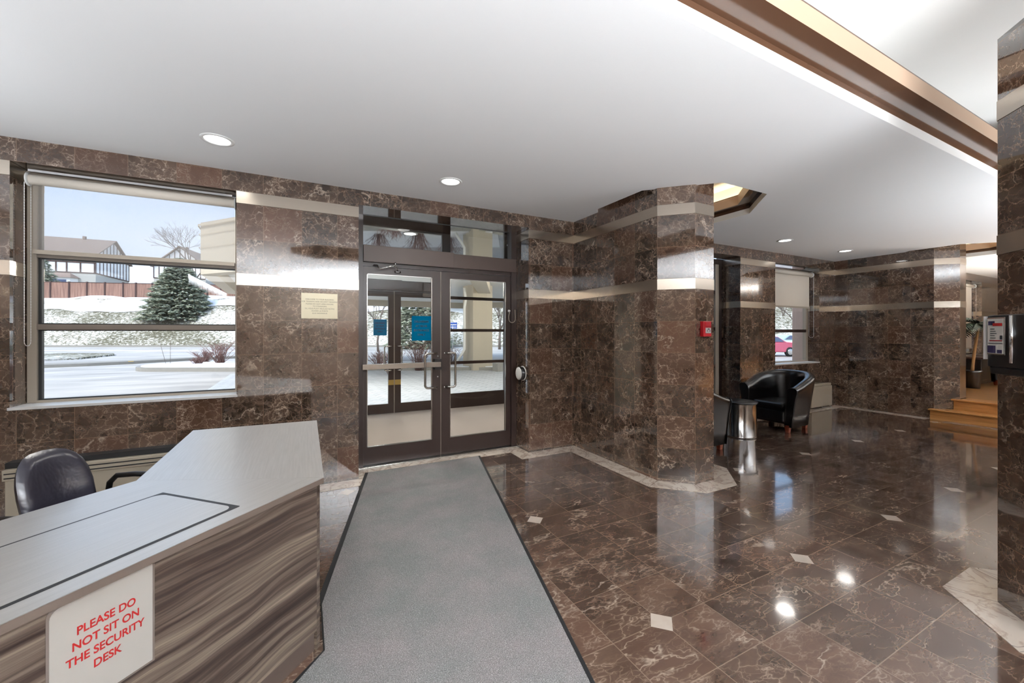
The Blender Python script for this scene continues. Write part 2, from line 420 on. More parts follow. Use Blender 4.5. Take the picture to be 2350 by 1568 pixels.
    def build(s, name, mat, parent=None, loc=None, rotz=0, bevel=0, kind=None, mats=None):
        me = bpy.data.meshes.new(name); me.from_pydata(s.v, [], s.f)
        if s.uv:
            ul = me.uv_layers.new(name='uv')
            for p in me.polygons:
                u = s.uv.get(p.index)
                if u:
                    for li, c in zip(p.loop_indices, u): ul.data[li].uv = c
        for p, sm in zip(me.polygons, s.sm): p.use_smooth = sm
        me.materials.append(mat); me.update()
        o = bpy.data.objects.new(name, me); COL.objects.link(o)
        if parent: o.parent = parent
        if loc: o.location = loc
        if rotz: o.rotation_euler.z = rotz
        if kind: o['kind'] = kind
        if bevel:
            b = o.modifiers.new('bevel', 'BEVEL'); b.width = bevel; b.segments = 3; b.limit_method = 'ANGLE'; b.angle_limit = math.radians(40)
        return o
def thing(name, label, cat, loc=(0, 0, 0), rotz=0, group=None):
    o = bpy.data.objects.new(name, None); COL.objects.link(o); o.empty_display_size = .1
    o.location = loc; o.rotation_euler = (0, 0, rotz); o['label'] = label; o['category'] = cat
    if group: o['group'] = group
    return o
def tag(o, label, cat, group=None, kind=None):
    o['label'] = label; o['category'] = cat
    if group: o['group'] = group
    if kind: o['kind'] = kind
    return o
def struct_empty(name, loc=(0, 0, 0)):
    o = bpy.data.objects.new(name, None); COL.objects.link(o); o.location = loc; o['kind'] = 'structure'; o.empty_display_size = .1
    return o
def text_mesh(name, lines, size, mat, parent, mtx, spacing=1.25, depth=.0004, bold=0.0):
    """one part per line of writing"""
    n = len(lines)
    for i, ln in enumerate(lines):
        cu = bpy.data.curves.new(name, 'FONT'); cu.body = ln; cu.size = size; cu.align_x = 'CENTER'; cu.align_y = 'CENTER'
        cu.extrude = depth; cu.offset = bold
        o = bpy.data.objects.new(name, cu); COL.objects.link(o)
        bpy.context.view_layer.update()
        me = bpy.data.meshes.new_from_object(o.evaluated_get(bpy.context.evaluated_depsgraph_get()))
        bpy.data.objects.remove(o)
        me.materials.clear(); me.materials.append(mat)
        t = bpy.data.objects.new(name, me); COL.objects.link(t)
        t.parent = parent
        t.matrix_local = mtx @ Matrix.Translation((0, ((n-1)/2-i)*size*spacing, 0))
def plane_mtx(loc, right, up):
    r = Vector(right).normalized(); u = Vector(up).normalized(); n = r.cross(u)
    m = Matrix((r, u, n)).transposed().to_4x4(); m.translation = Vector(loc); return m
def copy_tree(o, parent=None):
    c = o.copy(); COL.objects.link(c)
    if parent: c.parent = parent
    for ch in list(o.children): copy_tree(ch, c)
    return c
# outside, distances are measured along the view axis of the street frame: R to the right, G away from the building
RX, RY = math.sin(YAW), -math.cos(YAW); GX, GY = math.cos(YAW), math.sin(YAW)
def street(px, dist, z=0.0):
    X = (px-1175)/F_PX*dist
    return Vector((dist*GX+X*RX, dist*GY+X*RY, z))
def zat(py, dist): return EYE-(py-Y0)/F_PX*dist

# ------------------------------------------------------------------ room shell
def vf(z):
    if z <= 1.8251: return (z-.025)/.3
    if z <= 2.5301: return 6+(z-1.93)/.3
    return 8+(z-2.635)/.3
ZT = [(0, 1.825), (1.93, 2.53), (2.635, 2.8)]
BANDS = [(1.825, 1.93), (2.53, 2.635)]
def wall_run(mb, band, P, Q, t, u0, du=None, z0=0, z1=2.8, bands=True, sides=None):
    if sides is None: sides = 1
    for a, b in ((0, 1.825), (1.93, 2.53), (2.635, 9)):
        lo, hi = max(a, z0), min(b, z1)
        if hi > lo+1e-4: mb.slab(P, Q, lo, hi, t, u0, du, vf)
    for a, b in BANDS:
        if a >= z0-1e-4 and b <= z1+1e-4:
            if bands: # metal strip, 2 mm proud of the stone
                Pv, Qv = Vector(P), Vector(Q); d = (Qv-Pv).normalized(); n = Vector((d.y, -d.x))
                e = .0015
                Pp = Pv+n*.003-d*(e if sides else 0); Qq = Qv+n*.003+d*(e if sides else 0)
                band.slab(Pp, Qq, a+.002, b-.002, t+.003)
            else: mb.slab(P, Q, a, b, t, u0, du, lambda z: z/.3)
YW, T = 4.17, .43
def ux(x): return (x+.015)/.3
fw, fb = MB(), MB()
wall_run(fw, fb, (-3.0, YW), (-1.847, YW), T, ux(-3.0))
fw.slab((-1.847, YW), (-.511, YW), 0, .52, .10+.33, ux(-1.847), None, vf)
fw.slab((-1.847, YW), (-.511, YW), .52, .868, T, ux(-1.847), None, vf)
fw.slab((-1.847, YW), (-.511, YW), 2.635, 2.8, T, ux(-1.847), None, vf)
wall_run(fw, fb, (-.511, YW), (.473, YW), T, ux(-.511))
fw.slab((.473, YW), (2.36, YW), 2.655, 2.8, .3, ux(.473), None, vf)
wall_run(fw, fb, (2.36, YW), (3.01, YW), T, ux(2.36))
wf = fw.build('wall_front', M['wall'], kind='structure'); fb.build('steel_band', M['band'], wf)

def fin(name, segs, ztop=2.96, t=.1):
    a, b = MB(), MB()
    for P, Q, u0, du in segs: wall_run(a, b, P, Q, t, u0, du, z1=ztop)
    w_ = a.build(name, M['wall'], kind='structure'); b.build('steel_band', M['band'], w_); return w_
fin('wall_partition', [((3.01, 4.17), (3.01, 2.82), 20.5, 4.5), ((3.01, 2.82), (3.245, 2.585), 31, 1), ((3.245, 2.585), (3.505, 2.585), 40, .867),
    ((3.505, 2.585), (3.74, 2.82), 50, 1), ((3.74, 2.82), (3.74, 4.17), 60, 4.5)])
fin('wall_pillar', [((3.245, .733), (3.01, .498), 131, 1), ((3.01, .498), (3.01, -2.4), 140, None), ((3.505, .733), (3.245, .733), 150, .867),
    ((3.74, .498), (3.505, .733), 160, 1), ((3.74, -2.4), (3.74, .498), 170, None), ((3.01, -2.4), (3.74, -2.4), 190, None)])
fin('wall_lounge', [((9.22, 4.17), (9.22, 2.77), 220.3, 4.667), ((9.22, 2.77), (9.455, 2.535), 231, 1), ((9.455, 2.535), (9.71, 2.535), 240, .867),
    ((9.71, 2.535), (9.95, 2.77), 250, 1), ((9.95, 2.77), (9.95, 3.56), 260, None)])
lw, lb = MB(), MB()
def ul(x): return (x-6.307)/.3+100
wall_run(lw, lb, (3.74, YW), (4.40, YW), T, ul(3.74))
lw.slab((4.40, YW), (6.307, YW), 2.655, 2.8, .3, ul(4.40), None, vf)
wall_run(lw, lb, (6.307, YW), (7.26, YW), T, ul(6.307))
lw.slab((7.26, YW), (8.66, YW), 0, .845, T, ul(7.26), None, vf)
lw.slab((7.26, YW), (8.66, YW), 2.635, 2.8, T, ul(7.26), None, vf)
wall_run(lw, lb, (8.66, YW), (9.22, YW), T, ul(8.66))
o = lw.build('wall_lounge_front', M['wall'], kind='structure'); lb.build('steel_band', M['band'], o)
uw, ub = MB(), MB()
wall_run(uw, ub, (9.95, 3.56), (13.3, 3.56), .4, 300)
uw.slab((13.3, 3.56), (14.64, 3.56), 0, .9, .4, 330, None, vf); uw.slab((13.3, 3.56), (14.64, 3.56), 2.635, 2.8, .4, 330, None, vf)
wall_run(uw, ub, (14.64, 3.56), (19, 3.56), .4, 350)
o = uw.build('wall_upper_room', M['wall'], kind='structure'); ub.build('steel_band', M['band'], o)
a, b = MB(), MB(); wall_run(a, b, (-3, -6), (-3, 4.17), .2, 0); o = a.build('wall_left', M['wall'], kind='structure'); b.build('steel_band', M['band'], o)
MB().slab((19, -6), (-3, -6), 0, 3.4, .2).build('wall_back', plain('taupe_wall_paint', rgb(146, 132, 118), .7), kind='structure')
MB().slab((19, 4.0), (19, -6), 0, 3.4, .2).build('wall_right', M['beige'], kind='structure')

# floor
MB().box(-3.3, 9.5, -6.2, 4.5, -.15, 0).build('floor', M['floor'], kind='structure')
MB().box(9.5, 19.2, -6.2, 4.0, -.15, 0).build('floor_under_landing', M['beige'], kind='structure')
MB().prism([(9.712, -6.2), (9.712, 2.52), (9.96, 2.76), (9.96, 3.56), (19.2, 3.56), (19.2, -6.2)], .3, .339).build('floor_landing', M['oakfloor'], kind='structure')

# cream marble border following the walls
def border(name, wallpts, width=.185):
    n = len(wallpts); P = [Vector(p) for p in wallpts]; off = []
    for i in range(n):
        ns = []
        if i > 0: d = (P[i]-P[i-1]).normalized(); ns.append(Vector((d.y, -d.x)))
        if i < n-1: d = (P[i+1]-P[i]).normalized(); ns.append(Vector((d.y, -d.x)))
        if len(ns) == 2:
            m = (ns[0]+ns[1]); m = m/(1+ns[0].dot(ns[1]))
        else: m = ns[0]
        off.append(P[i]+m*width)
    mb = MB()
    for i in range(n-1):
        q = [P[i], P[i+1], off[i+1], off[i]]; l = (P[i+1]-P[i]).length/.305
        pts = [(p.x, p.y, .0) for p in q]+[(p.x, p.y, .003) for p in q]
        mb.add(pts, [(4, 7, 6, 5), (0, 4, 5, 1), (1, 5, 6, 2), (2, 6, 7, 3), (3, 7, 4, 0)], [[(0, 0), (0, 1), (l, 1), (l, 0)], None, None, None, None])
    return mb.build(name, M['cream'], kind='structure')
border('trim_1', [(-3, YW), (.473, YW), (.473, 4.46), (2.36, 4.46), (2.36, YW), (3.01, YW), (3.01, 2.82), (3.245, 2.585), (3.505, 2.585), (3.74, 2.82), (3.74, YW), (4.4, YW)])
border('trim_2', [(3.74, -2.4), (3.74, .498), (3.505, .733), (3.245, .733), (3.01, .498), (3.01, -2.4)])
border('trim_3', [(6.307, YW), (9.22, YW), (9.22, 2.82)])
MB().box(8.97, 9.128, -2.0, 2.60, 0, .003).build('trim_4', M['cream'], kind='structure')

# ceiling with its tray openings
def octo(x0, x1, y0, y1, c): return [(x0+c, y0), (x1-c, y0), (x1, y0+c), (x1, y1-c), (x1-c, y1), (x0+c, y1), (x0, y1-c), (x0, y0+c)]
TRAYS = [('big', octo(-.2, 5.95, -.1, 1.245, .4)), ('small', octo(2.93, 4.61, 2.44, 4.12, .5)), ('small2', octo(9.14, 10.82, 2.0, 3.5, .45))]
outer = [(-3.2, -6.2), (19.2, -6.2), (19.2, 4.0), (9.4, 4.0), (9.4, 4.55), (-3.2, 4.55)]
loops = [[Vector((*p, 0)) for p in outer]]+[[Vector((*p, 0)) for p in t[1]] for t in TRAYS]
tris = tessellate_polygon(loops); flat = [p for l in loops for p in l]
mb = MB(); mb.add([(p.x, p.y, 2.8) for p in flat], [tuple(t) for t in tris])
ceil = mb.build('ceiling', M['ceiling'], kind='structure')
def inset(pts, d):
    n = len(pts); r = []
    for i in range(n):
        a, p, c = Vector(pts[i-1]), Vector(pts[i]), Vector(pts[(i+1) % n])
        d1, d2 = (p-a).normalized(), (c-p).normalized(); n1, n2 = Vector((-d1.y, d1.x)), Vector((-d2.y, d2.x))
        m = (n1+n2)/(1+n1.dot(n2)); q = p+m*d; r.append((q.x, q.y))
    return r
def ring(mb, A, za, B, zb):
    n = len(A); mb.add([(*p, za) for p in A]+[(*p, zb) for p in B], [(i, (i+1) % n, n+(i+1) % n, n+i) for i in range(n)])
for k, (nm, pts) in enumerate(TRAYS):
    big = nm == 'big'
    root = struct_empty('ceiling_tray'); root['kind'] = 'structure'
    I = inset(pts, .152 if big else .13); O = inset(pts, -.22 if big else -.02)
    m1 = MB(); ring(m1, pts, 2.8, pts, 2.867); m1.build('cove_lip', M['lip'], root)
    m2 = MB(); ring(m2, pts, 2.867, pts, 2.9); ring(m2, pts, 2.9, I, 2.9); m2.build('cove_soffit', M['bronze'], root)
    I2 = inset(I, -.012); m3 = MB(); ring(m3, I, 2.9, I, 3.005); ring(m3, I, 3.005, I2, 3.005); ring(m3, I2, 3.005, I2, 2.91); m3.build('cove_fascia', M['tan'], root)
    I3 = inset(I, -.002); I4 = inset(I, -.02); m4 = MB(); ring(m4, I3, 3.006, I3, 3.016); ring(m4, I3, 3.016, I4, 3.016); m4.build('cove_cap', M['bronze'], root)
    zt = 3.32 if big else 3.18
    m5 = MB(); ring(m5, I2, 2.91, O, 2.91); ring(m5, O, 2.91, O, zt); m5.add([(*p, zt) for p in O], [tuple(range(len(O)))]); m5.build('cove_vault', M['cove'], root)
    # the cove lamps on the ledge, shining up
    n = len(I2)
    for i in range(n):
        p, q = Vector(I2[i]), Vector(I2[(i+1) % n]); po, qo = Vector(O[i]), Vector(O[(i+1) % n])
        c = (p+q+po+qo)/4; l = (q-p).length*.95; d = q-p
        la = light('cove_strip', 'AREA', (c.x, c.y, 2.93), (.2 if big else 3.2)*l, (1, .96, .92) if big else (1, .80, .52), (PI, 0, math.atan2(-d.y, d.x) if False else 0), shape='RECTANGLE', size=l, size_y=.06)
        la.rotation_euler = (Matrix.Rotation(math.atan2(d.y, d.x), 4, 'Z') @ Matrix.Rotation(PI, 4, 'X')).to_euler()
# roof slab over everything
MB().box(-3.4, 19.4, -6.4, 4.6, 3.42, 3.6).build('roof_slab', M['beige'], kind='structure')
mbx = MB(); mbx.box(-3.4, 19.4, 4.56, 4.6, 2.8, 3.42); mbx.box(-3.4, -3.2, -6.4, 4.6, 0, 3.42); mbx.build('wall_parapet', M['beige'], kind='structure')

# downlights
def downlight(x, y, z, label, power=42):
    t = thing('downlight', label, 'ceiling light', (x, y, z), 0, 'recessed downlights')
    MB().lathe([(.078, .0), (.082, -.006), (.102, -.004), (.104, 0)], n=32).build('trim_ring', M['whiteplastic'], t)
    MB().lathe([(0.0, -.002), (.04, -.002), (.079, -.001)], n=32).build('lens', M['lightlens'], t)
    sp = light('downlight_lamp', 'SPOT', (x, y, z-.02), power, (1, .96, .9), spot_size=math.radians(150), spot_blend=.8, shadow_soft_size=.12)
    return t
downlight(-.55, 3.551, 2.8, 'round recessed downlight in the ceiling nearest the large left window')
downlight(1.196, 3.56, 2.8, 'round recessed downlight in the ceiling in front of the glass doors')
downlight(6.43, 3.55, 2.8, 'round recessed downlight over the black tub armchair, left of its pair', 16)
downlight(8.165, 3.54, 2.8, 'round recessed downlight farthest right, near the lounge corner', 16)
downlight(1.3, 5.6, 2.775, 'round downlight in the mirror-like ceiling of the glazed vestibule', 130)
downlight(2.9, 5.6, 2.775, 'second vestibule downlight, reflected through the transom glass at right', 130)

# ------------------------------------------------------------------ windows
def bar(mb, x0, x1, y, z0, z1, d=.06): mb.box(x0, x1, y, y+d, z0, z1)
w1 = struct_empty('window_1')
f = MB(); YF = 4.36
f.box(-1.842, -1.79, YF, YF+.06, .89, 2.625); f.box(-.545, -.513, YF, YF+.06, .89, 2.625); f.box(-1.79, -.545, YF, YF+.06, .885, .905); f.box(-1.79, -.545, YF, YF+.06, 2.56, 2.625)
f.build('window_frame', M['alu'], w1)
f = MB(); f.box(-1.79, -.545, YF-.005, YF+.05, 1.44, 1.482); f.box(-1.79, -.545, YF-.005, YF+.05, 1.985, 2.03); f.build('rail', M['alu_d'], w1)
f = MB()
for z0, z1 in ((.905, 1.44), (1.482, 1.985), (2.03, 2.56)):
    f.box(-1.79, -1.772, YF+.02, YF+.05, z0, z1); f.box(-1.772, -.545, YF+.02, YF+.05, z0, z0+.008); f.box(-1.772, -.545, YF+.02, YF+.05, z1-.008, z1)
f.build('gasket', M['gasket'], w1)
MB().box(-1.772, -.545, YF+.035, YF+.041, .905, 2.56).build('window_pane', M['glass'], w1)
MB().box(-1.855, -.505, YW-.012, YF+.03, .868, .887).build('window_sill', M['whiteplastic'], w1)
w2 = struct_empty('window_2')
f = MB()
f.box(7.265, 7.33, YF, YF+.06, .865, 2.6); f.box(8.585, 8.655, YF, YF+.06, .865, 2.6); f.box(7.33, 8.585, YF, YF+.06, .865, .89); f.box(7.33, 8.585, YF, YF+.06, 2.55, 2.6)
f.build('window_frame', M['alu'], w2)
MB().box(7.33, 8.585, YF-.005, YF+.05, 1.42, 1.475).build('rail', M['frame'], w2)
MB().box(7.33, 8.585, YF+.035, YF+.041, .89, 2.55).build('window_pane', M['glass'], w2)
MB().box(7.25, 8.67, YW-.01, YF+.03, .845, .866).build('window_sill', M['whiteplastic'], w2)
M['brick'] = plain('pale_brick', rgb(206, 184, 174), .85, var=.1, nscale=10)
MB().box(8.63, 8.659, YF+.065, 4.62, .85, 2.62).build('brick_reveal', M['brick'], w2)
w3 = struct_empty('window_3')
f = MB(); f.box(13.3, 13.4, 3.75, 3.8, .9, 2.63); f.box(14.55, 14.64, 3.75, 3.8, .9, 2.63); f.box(13.4, 14.55, 3.75, 3.8, .9, .95); f.box(13.4, 14.55, 3.74, 3.79, 1.95, 1.99); f.build('window_frame', M['alu'], w3)
MB().box(13.4, 14.55, 3.78, 3.785, .95, 2.63).build('window_pane', M['glass'], w3)
MB().box(13.28, 14.66, 3.54, 3.78, .88, .9).build('window_sill', M['whiteplastic'], w3)

def roller_blind(x0, x1, y, ztop, zbot, label, mat, side):
    t = thing('roller_blind', label, 'window blind', (0, 0, 0))
    MB().cyl((x0+.01, y, ztop), (x1-.01, y, ztop), .036, n=20).build('roller_tube', M['blindsolid'] if mat != M['blindsolid'] else M['blindsolid'], t)
    for x in (x0, x1-.006): MB().lathe([(0, 0), (.05, 0), (.05, .006), (0, .006)], (x, y, ztop), 20, 'x').build('bracket', M['whiteplastic'], t)
    MB().box(x0+.02, x1-.02, y-.05, y-.03, ztop+.045, ztop+.062).build('head_rail', M['chrome'], t)
    MB().box(x0+.012, x1-.012, y+.034, y+.0352, zbot, ztop).build('blind_fabric', mat, t)
    MB().box(x0+.012, x1-.012, y+.026, y+.044, zbot-.03, zbot).build('hem_bar', M['alu'], t)
    xc = x0-.004 if side < 0 else x1+.004
    ch = MB()
    pts = []
    zb = 1.32
    for i in range(20): pts.append((xc+.0, y-.035, ztop-.03-(ztop-.03-zb-.03)*i/19))
    for i in range(1, 8): a_ = PI*i/8; pts.append((xc, y-.035+.04*(1-math.cos(a_)), zb+.03-.03*math.sin(a_)))
    for i in range(20): pts.append((xc, y+.045, zb+.03+(ztop-.03-zb-.03)*i/19))
    dense = []
    for p, q in zip(pts, pts[1:]):
        nseg = max(1, int(math.dist(p, q)/.009))
        for k_ in range(nseg): dense.append(tuple(p[c_]+(q[c_]-p[c_])*k_/nseg for c_ in range(3)))
    ch.tube(dense, [.0030 if i % 2 else .0016 for i in range(len(dense))], 6)
    ch.build('bead_chain', M['whiteplastic'], t)
    return t
roller_blind(-1.80, -.53, 4.272, 2.545, 2.035, 'see-through grey roller blind half lowered over the large left window', M['blindmesh'], -1)
roller_blind(7.29, 8.60, 4.272, 2.51, 1.905, 'closed cream roller blind lowered halfway over the small lounge window', M['blindsolid'], 1)
roller_blind(13.32, 14.6, 3.68, 2.55, 1.05, 'full-length cream roller blind in the raised room behind the palm', M['blindsolid'], 1)

# ------------------------------------------------------------------ lobby doors
YD = 4.5
tr = MB()
tr.box(.473, .553, YD-.02, YD+.09, 0, 2.8); tr.box(2.291, 2.36, YD-.02, YD+.09, 0, 2.8)
tr.box(.553, 2.291, YD, YD+.09, 2.12, 2.33); tr.box(.553, 2.291, YD, YD+.09, 2.675, 2.70)
fr = tr.build('trim_5', M['frame'], kind='structure')
MB().box(.553, 1.535, YD-.05, YD-.001, 2.160, 2.335).build('operator_cover', M['frame2'], fr, bevel=.003)
MB().box(1.537, 2.36, YD-.025, YD-.001, 2.165, 2.327).build('header_cover', M['frame2'], fr, bevel=.003)
MB().box(.553, 2.291, YD-.012, YD-.001, 2.680, 2.693).build('bright_bead', M['chrome'], fr)
g = MB(); g.box(.553, 2.291, YD+.04, YD+.046, 2.33, 2.675); g.box(.553, 2.291, YD+.04, YD+.046, 2.70, 2.8); g.build('transom_pane', M['glass_r'], fr)
MB().box(.49, 2.36, YD-.06, YD+.12, 0, .014).build('threshold', M['steel'], fr, bevel=.003)
def leaf(name, x0, x1, gx0, gx1):
    r = struct_empty(name, (0, 0, 0))
    m_ = MB(); y0, y1 = YD, YD+.045
    m_.box(x0, gx0, y0, y1, .02, 2.115); m_.box(gx1, x1, y0, y1, .02, 2.115); m_.box(gx0, gx1, y0, y1, .02, .205); m_.box(gx0, gx1, y0, y1, 2.04, 2.115)
    m_.build('leaf_frame', M['frame'], r)
    b_ = MB()
    for a0, a1, c0, c1 in ((gx0, gx0+.007, .205, 2.04), (gx1-.007, gx1, .205, 2.04), (gx0, gx1, .205, .212), (gx0, gx1, 2.033, 2.04)): b_.box(a0, a1, y0-.003, y0+.01, c0, c1)
    b_.build('glazing_bead', M['steel'], r)
    MB().box(gx0, gx1, y0+.02, y0+.026, .205, 2.04).build('glass_pane', M['glass'], r)
    return r
def pull(parent, x, y, z0, z1, out, dx, name='pull_handle', r=.0125):
    pts = []
    def arc(c, a0, a1, rr, f_):
        return [f_(c, a0+(a1-a0)*i/6, rr) for i in range(7)]
    rr = .03
    P = [(x, y, z1)] + [(x+dx*(1-math.cos(t))*0, y+0, z1) for t in ()]
    sy = out
    tip = x+dx
    pts = [(x, y, z1), (x, y+sy*.05, z1)]
    for i in range(1, 7): t = PI/2*i/6; pts.append((x+dx*.35*(math.sin(t)), y+sy*(.05+.02*math.sin(t)), z1-.0*t))
    pts += [(tip-dx*.25, y+sy*.07, z1)]
    for i in range(1, 7): t = PI/2*i/6; pts.append((tip-dx*.25+dx*.25*math.sin(t), y+sy*.07, z1-rr*(1-math.cos(t))))
    low = [(p[0], p[1], z0+(z1-p[2])) for p in pts][::-1]
    MB().tube(pts+low, r, 10).build(name, M['steel'], parent)
d1 = leaf('door_1', .556, 1.392, .592, 1.292)
d2 = leaf('door_2', 1.400, 2.288, 1.503, 2.222)
MB().box(1.3925, 1.3995, YD+.005, YD+.03, .02, 2.115).build('meeting_strip', M['alu'], d2)
pull(d1, 1.33, YD+.0, .80, 1.185, -1, -.135)
pull(d2, 1.46, YD+.0, .80, 1.185, -1, .085)
pb = MB().box(.538, 1.376, YD-.075, YD-.035, 1.03, 1.088).build('push_bar', M['steel'], d1, bevel=.004)
m_ = MB(); m_.box(.54, .585, YD-.04, YD, 1.035, 1.083); m_.box(1.31, 1.392, YD-.05, YD, 1.0, 1.12); m_.build('push_bar_mount', M['black'], d1)
def screws(parent, pts):
    m_ = MB()
    for x, z in pts: m_.lathe([(0, -.006), (.009, -.005), (.011, 0)], (x, YD, z), 12, 'y')
    m_.build('screw_cap', M['chrome'], parent)
screws(d1, [(1.345, 1.18), (1.362, 1.145), (1.345, .785), (1.36, .915)]); screws(d2, [(1.44, 1.18), (1.44, .79)])
c = MB()
c.tube([(.66, YD-.03, 2.128), (.69, YD-.06, 2.125), (.70, YD-.075, 2.098), (.72, YD-.085, 2.09), (.86, YD-.13, 2.125)], .0075, 8)
c.tube([(.86, YD-.13, 2.125), (.86, YD-.13, 2.155)], .009, 8)
c.tube([(.86, YD-.13, 2.125), (.905, YD-.04, 2.078)], .007, 8)
c.cyl((.875, YD-.012, 2.075), (.94, YD-.012, 2.075), .012, n=12)
c.build('closer_arm', M['chrome'], d1)
# loop of armoured door cord on the right jamb
t = thing('door_cord', 'small loop of armoured cord on the jamb right of the glass doors', 'cord', (0, 0, 0))
pts = [(2.335, YD-.03, 1.70), (2.337, YD-.035, 1.62)]
for i in range(9): a_ = PI*i/8; pts.append((2.292+.045*math.cos(a_), YD-.035, 1.585-.045*math.sin(a_)))
pts += [(2.247, YD-.032, 1.62), (2.258, YD-.03, 1.66), (2.265, YD-.02, 1.68)]
MB().tube(pts, .005, 8).build('cord', M['alu'], t)
MB().lathe([(0, -.024), (.012, -.018), (.016, 0.0)], (2.266, YD-.002, 1.685), 14, 'y').build('knob', M['whiteplastic'], t)
# round push button on the recess return
t = thing('push_button', 'round black and white push button on the marble return right of the doors', 'button', (2.36, 4.31, .925))
MB().lathe([(0, 0), (.088, 0), (.088, -.006), (.08, -.008)], n=36, axis='x').build('back_plate', M['whiteplastic'], t)
MB().lathe([(.08, -.008), (.08, -.055), (.07, -.06)], n=36, axis='x').build('housing', M['black'], t)
MB().lathe([(.0, -.068), (.05, -.068), (.074, -.062), (.078, -.05)], n=36, axis='x').build('button_face', M['whiteplastic'], t)

# paper signs taped to the glass
def paper_sign(name, x0, x1, y, z0, z1, lines, size, label, inkm, paperm, group=None):
    t = thing(name, label, 'sign', ((x0+x1)/2, y, (z0+z1)/2), 0, group)
    MB().box(-(x1-x0)/2, (x1-x0)/2, -.0008, 0, -(z1-z0)/2, (z1-z0)/2).build('sheet', paperm, t)
    text_mesh('lettering', lines, size, inkm, t, plane_mtx((0, -.0014, .0), (1, 0, 0), (0, 0, 1)), 1.45, .0003, size*.018)
    return t
DL = ['DELIVERIES', 'AT REAR', 'ENTRANCE', 'ONLY']
paper_sign('paper_sign', 1.066, 1.284, YD+.012, 1.328, 1.603, DL, .0335, 'larger-looking blue deliveries notice taped to the nearer lobby door glass', M['blackink'], M['bluepaper'])
paper_sign('paper_sign', 1.062, 1.284, 7.262, 1.367, 1.643, DL, .0335, 'farther blue deliveries notice on the outer vestibule door, left of the nearer one', M['blackink'], M['bluepaper'])
# plaque
t = thing('wall_plaque', 'engraved pale brass plaque on the marble between window and doors', 'plaque', (.133, YW, 1.664))
MB().box(-.153, .153, -.006, 0, -.118, .118).build('plate', M['plaque'], t, bevel=.002)
text_mesh('engraving', ['WELCOME TO YOUR BUILDING', 'FOR TENANTS AND SECURITY REASONS', 'PLEASE DO NOT OPEN DOORS', 'TO STRANGERS', "S'IL VOUS PLAIT VEUILLEZ NE PAS", 'OUVRIR LA PORTE', 'AUX INCONNUS'], .0165, M['greyink'], t, plane_mtx((0, -.0072, -.004), (1, 0, 0), (0, 0, 1)), 1.3, .0002)

# ------------------------------------------------------------------ vestibule
MB().box(.2, 4.0, 4.53, 7.5, -.15, 0).build('floor_vestibule', M['vest_floor'], kind='structure')
MB().box(.2, 4.0, 4.6, 7.34, 2.775, 2.82).build('ceiling_vestibule', M['vest_ceiling'], kind='structure')
MB().box(.2, 4.0, 4.62, 7.34, 2.83, 2.95).build('ceiling_vestibule_top', M['beige'], kind='structure')
MB().box(.1, .3, 4.6, 7.34, 0, 2.9).build('wall_vestibule_left', M['beige'], kind='structure')
MB().box(3.95, 4.1, 4.6, 7.34, 0, 2.9).build('wall_vestibule_right', M['beige'], kind='structure')
YO = 7.27
tr = MB(); tr.box(.3, .56, YO, YO+.06, 0, 2.8); tr.box(2.28, 2.44, YO, YO+.06, 0, 2.8); tr.box(3.56, 3.95, YO, YO+.06, 0, 2.8)
tr.box(.56, 2.28, YO, YO+.06, 2.14, 2.33); tr.box(2.44, 3.56, YO, YO+.06, 2.70, 2.8); tr.box(.56, 2.28, YO, YO+.06, 2.74, 2.8)
tr.box(2.44, 3.56, YO, YO+.05, 0, .27)
for z in (.822, 1.43, 2.04): tr.box(2.44, 3.56, YO, YO+.05, z, z+.055)
fr2 = tr.build('trim_6', M['frame'], kind='structure')
MB().box(.56, 1.53, YO-.08, YO-.001, 2.15, 2.33).build('operator_cover', M['frame2'], fr2)
MB().box(1.53, 2.28, YO-.05, YO-.001, 2.16, 2.31).build('header_cover', M['frame2'], fr2)
g = MB(); g.box(2.44, 3.56, YO+.02, YO+.026, .27, 2.70); g.box(.56, 2.28, YO+.02, YO+.026, 2.33, 2.74); g.build('sidelight_pane', M['glass'], fr2)
def leaf2(name, x0, x1, gx0, gx1):
    r = struct_empty(name); m_ = MB(); y0, y1 = YO, YO+.045
    m_.box(x0, gx0, y0, y1, .01, 2.135); m_.box(gx1, x1, y0, y1, .01, 2.135); m_.box(gx0, gx1, y0, y1, .01, .175); m_.box(gx0, gx1, y0, y1, 2.045, 2.135)
    m_.build('leaf_frame', M['frame'], r); MB().box(gx0, gx1, y0+.02, y0+.026, .175, 2.045).build('glass_pane', M['glass'], r); return r
d3 = leaf2('door_3', .565, 1.405, .62, 1.312); d4 = leaf2('door_4', 1.420, 2.275, 1.527, 2.2)
MB().box(1.4075, 1.4175, YO-.004, YO+.02, .01, 2.13).build('meeting_strip', M['alu'], d4)
pull(d3, 1.35, YO, .76, 1.18, -1, -.115); pull(d4, 1.47, YO, .76, 1.18, -1, .06)
for d_, a0, a1 in ((d3, 1.313, 1.405), (d4, 1.42, 1.526)):
    MB().box(a0, a1, YO-.004, YO, .50, .59).build('brass_plate', plain('brass', rgb(196, 168, 96), .35, .8), d_)
MB().box(1.9, 2.2, YO-.05, YO-.002, 2.06, 2.12).build('closer_body', M['steel'], d4)

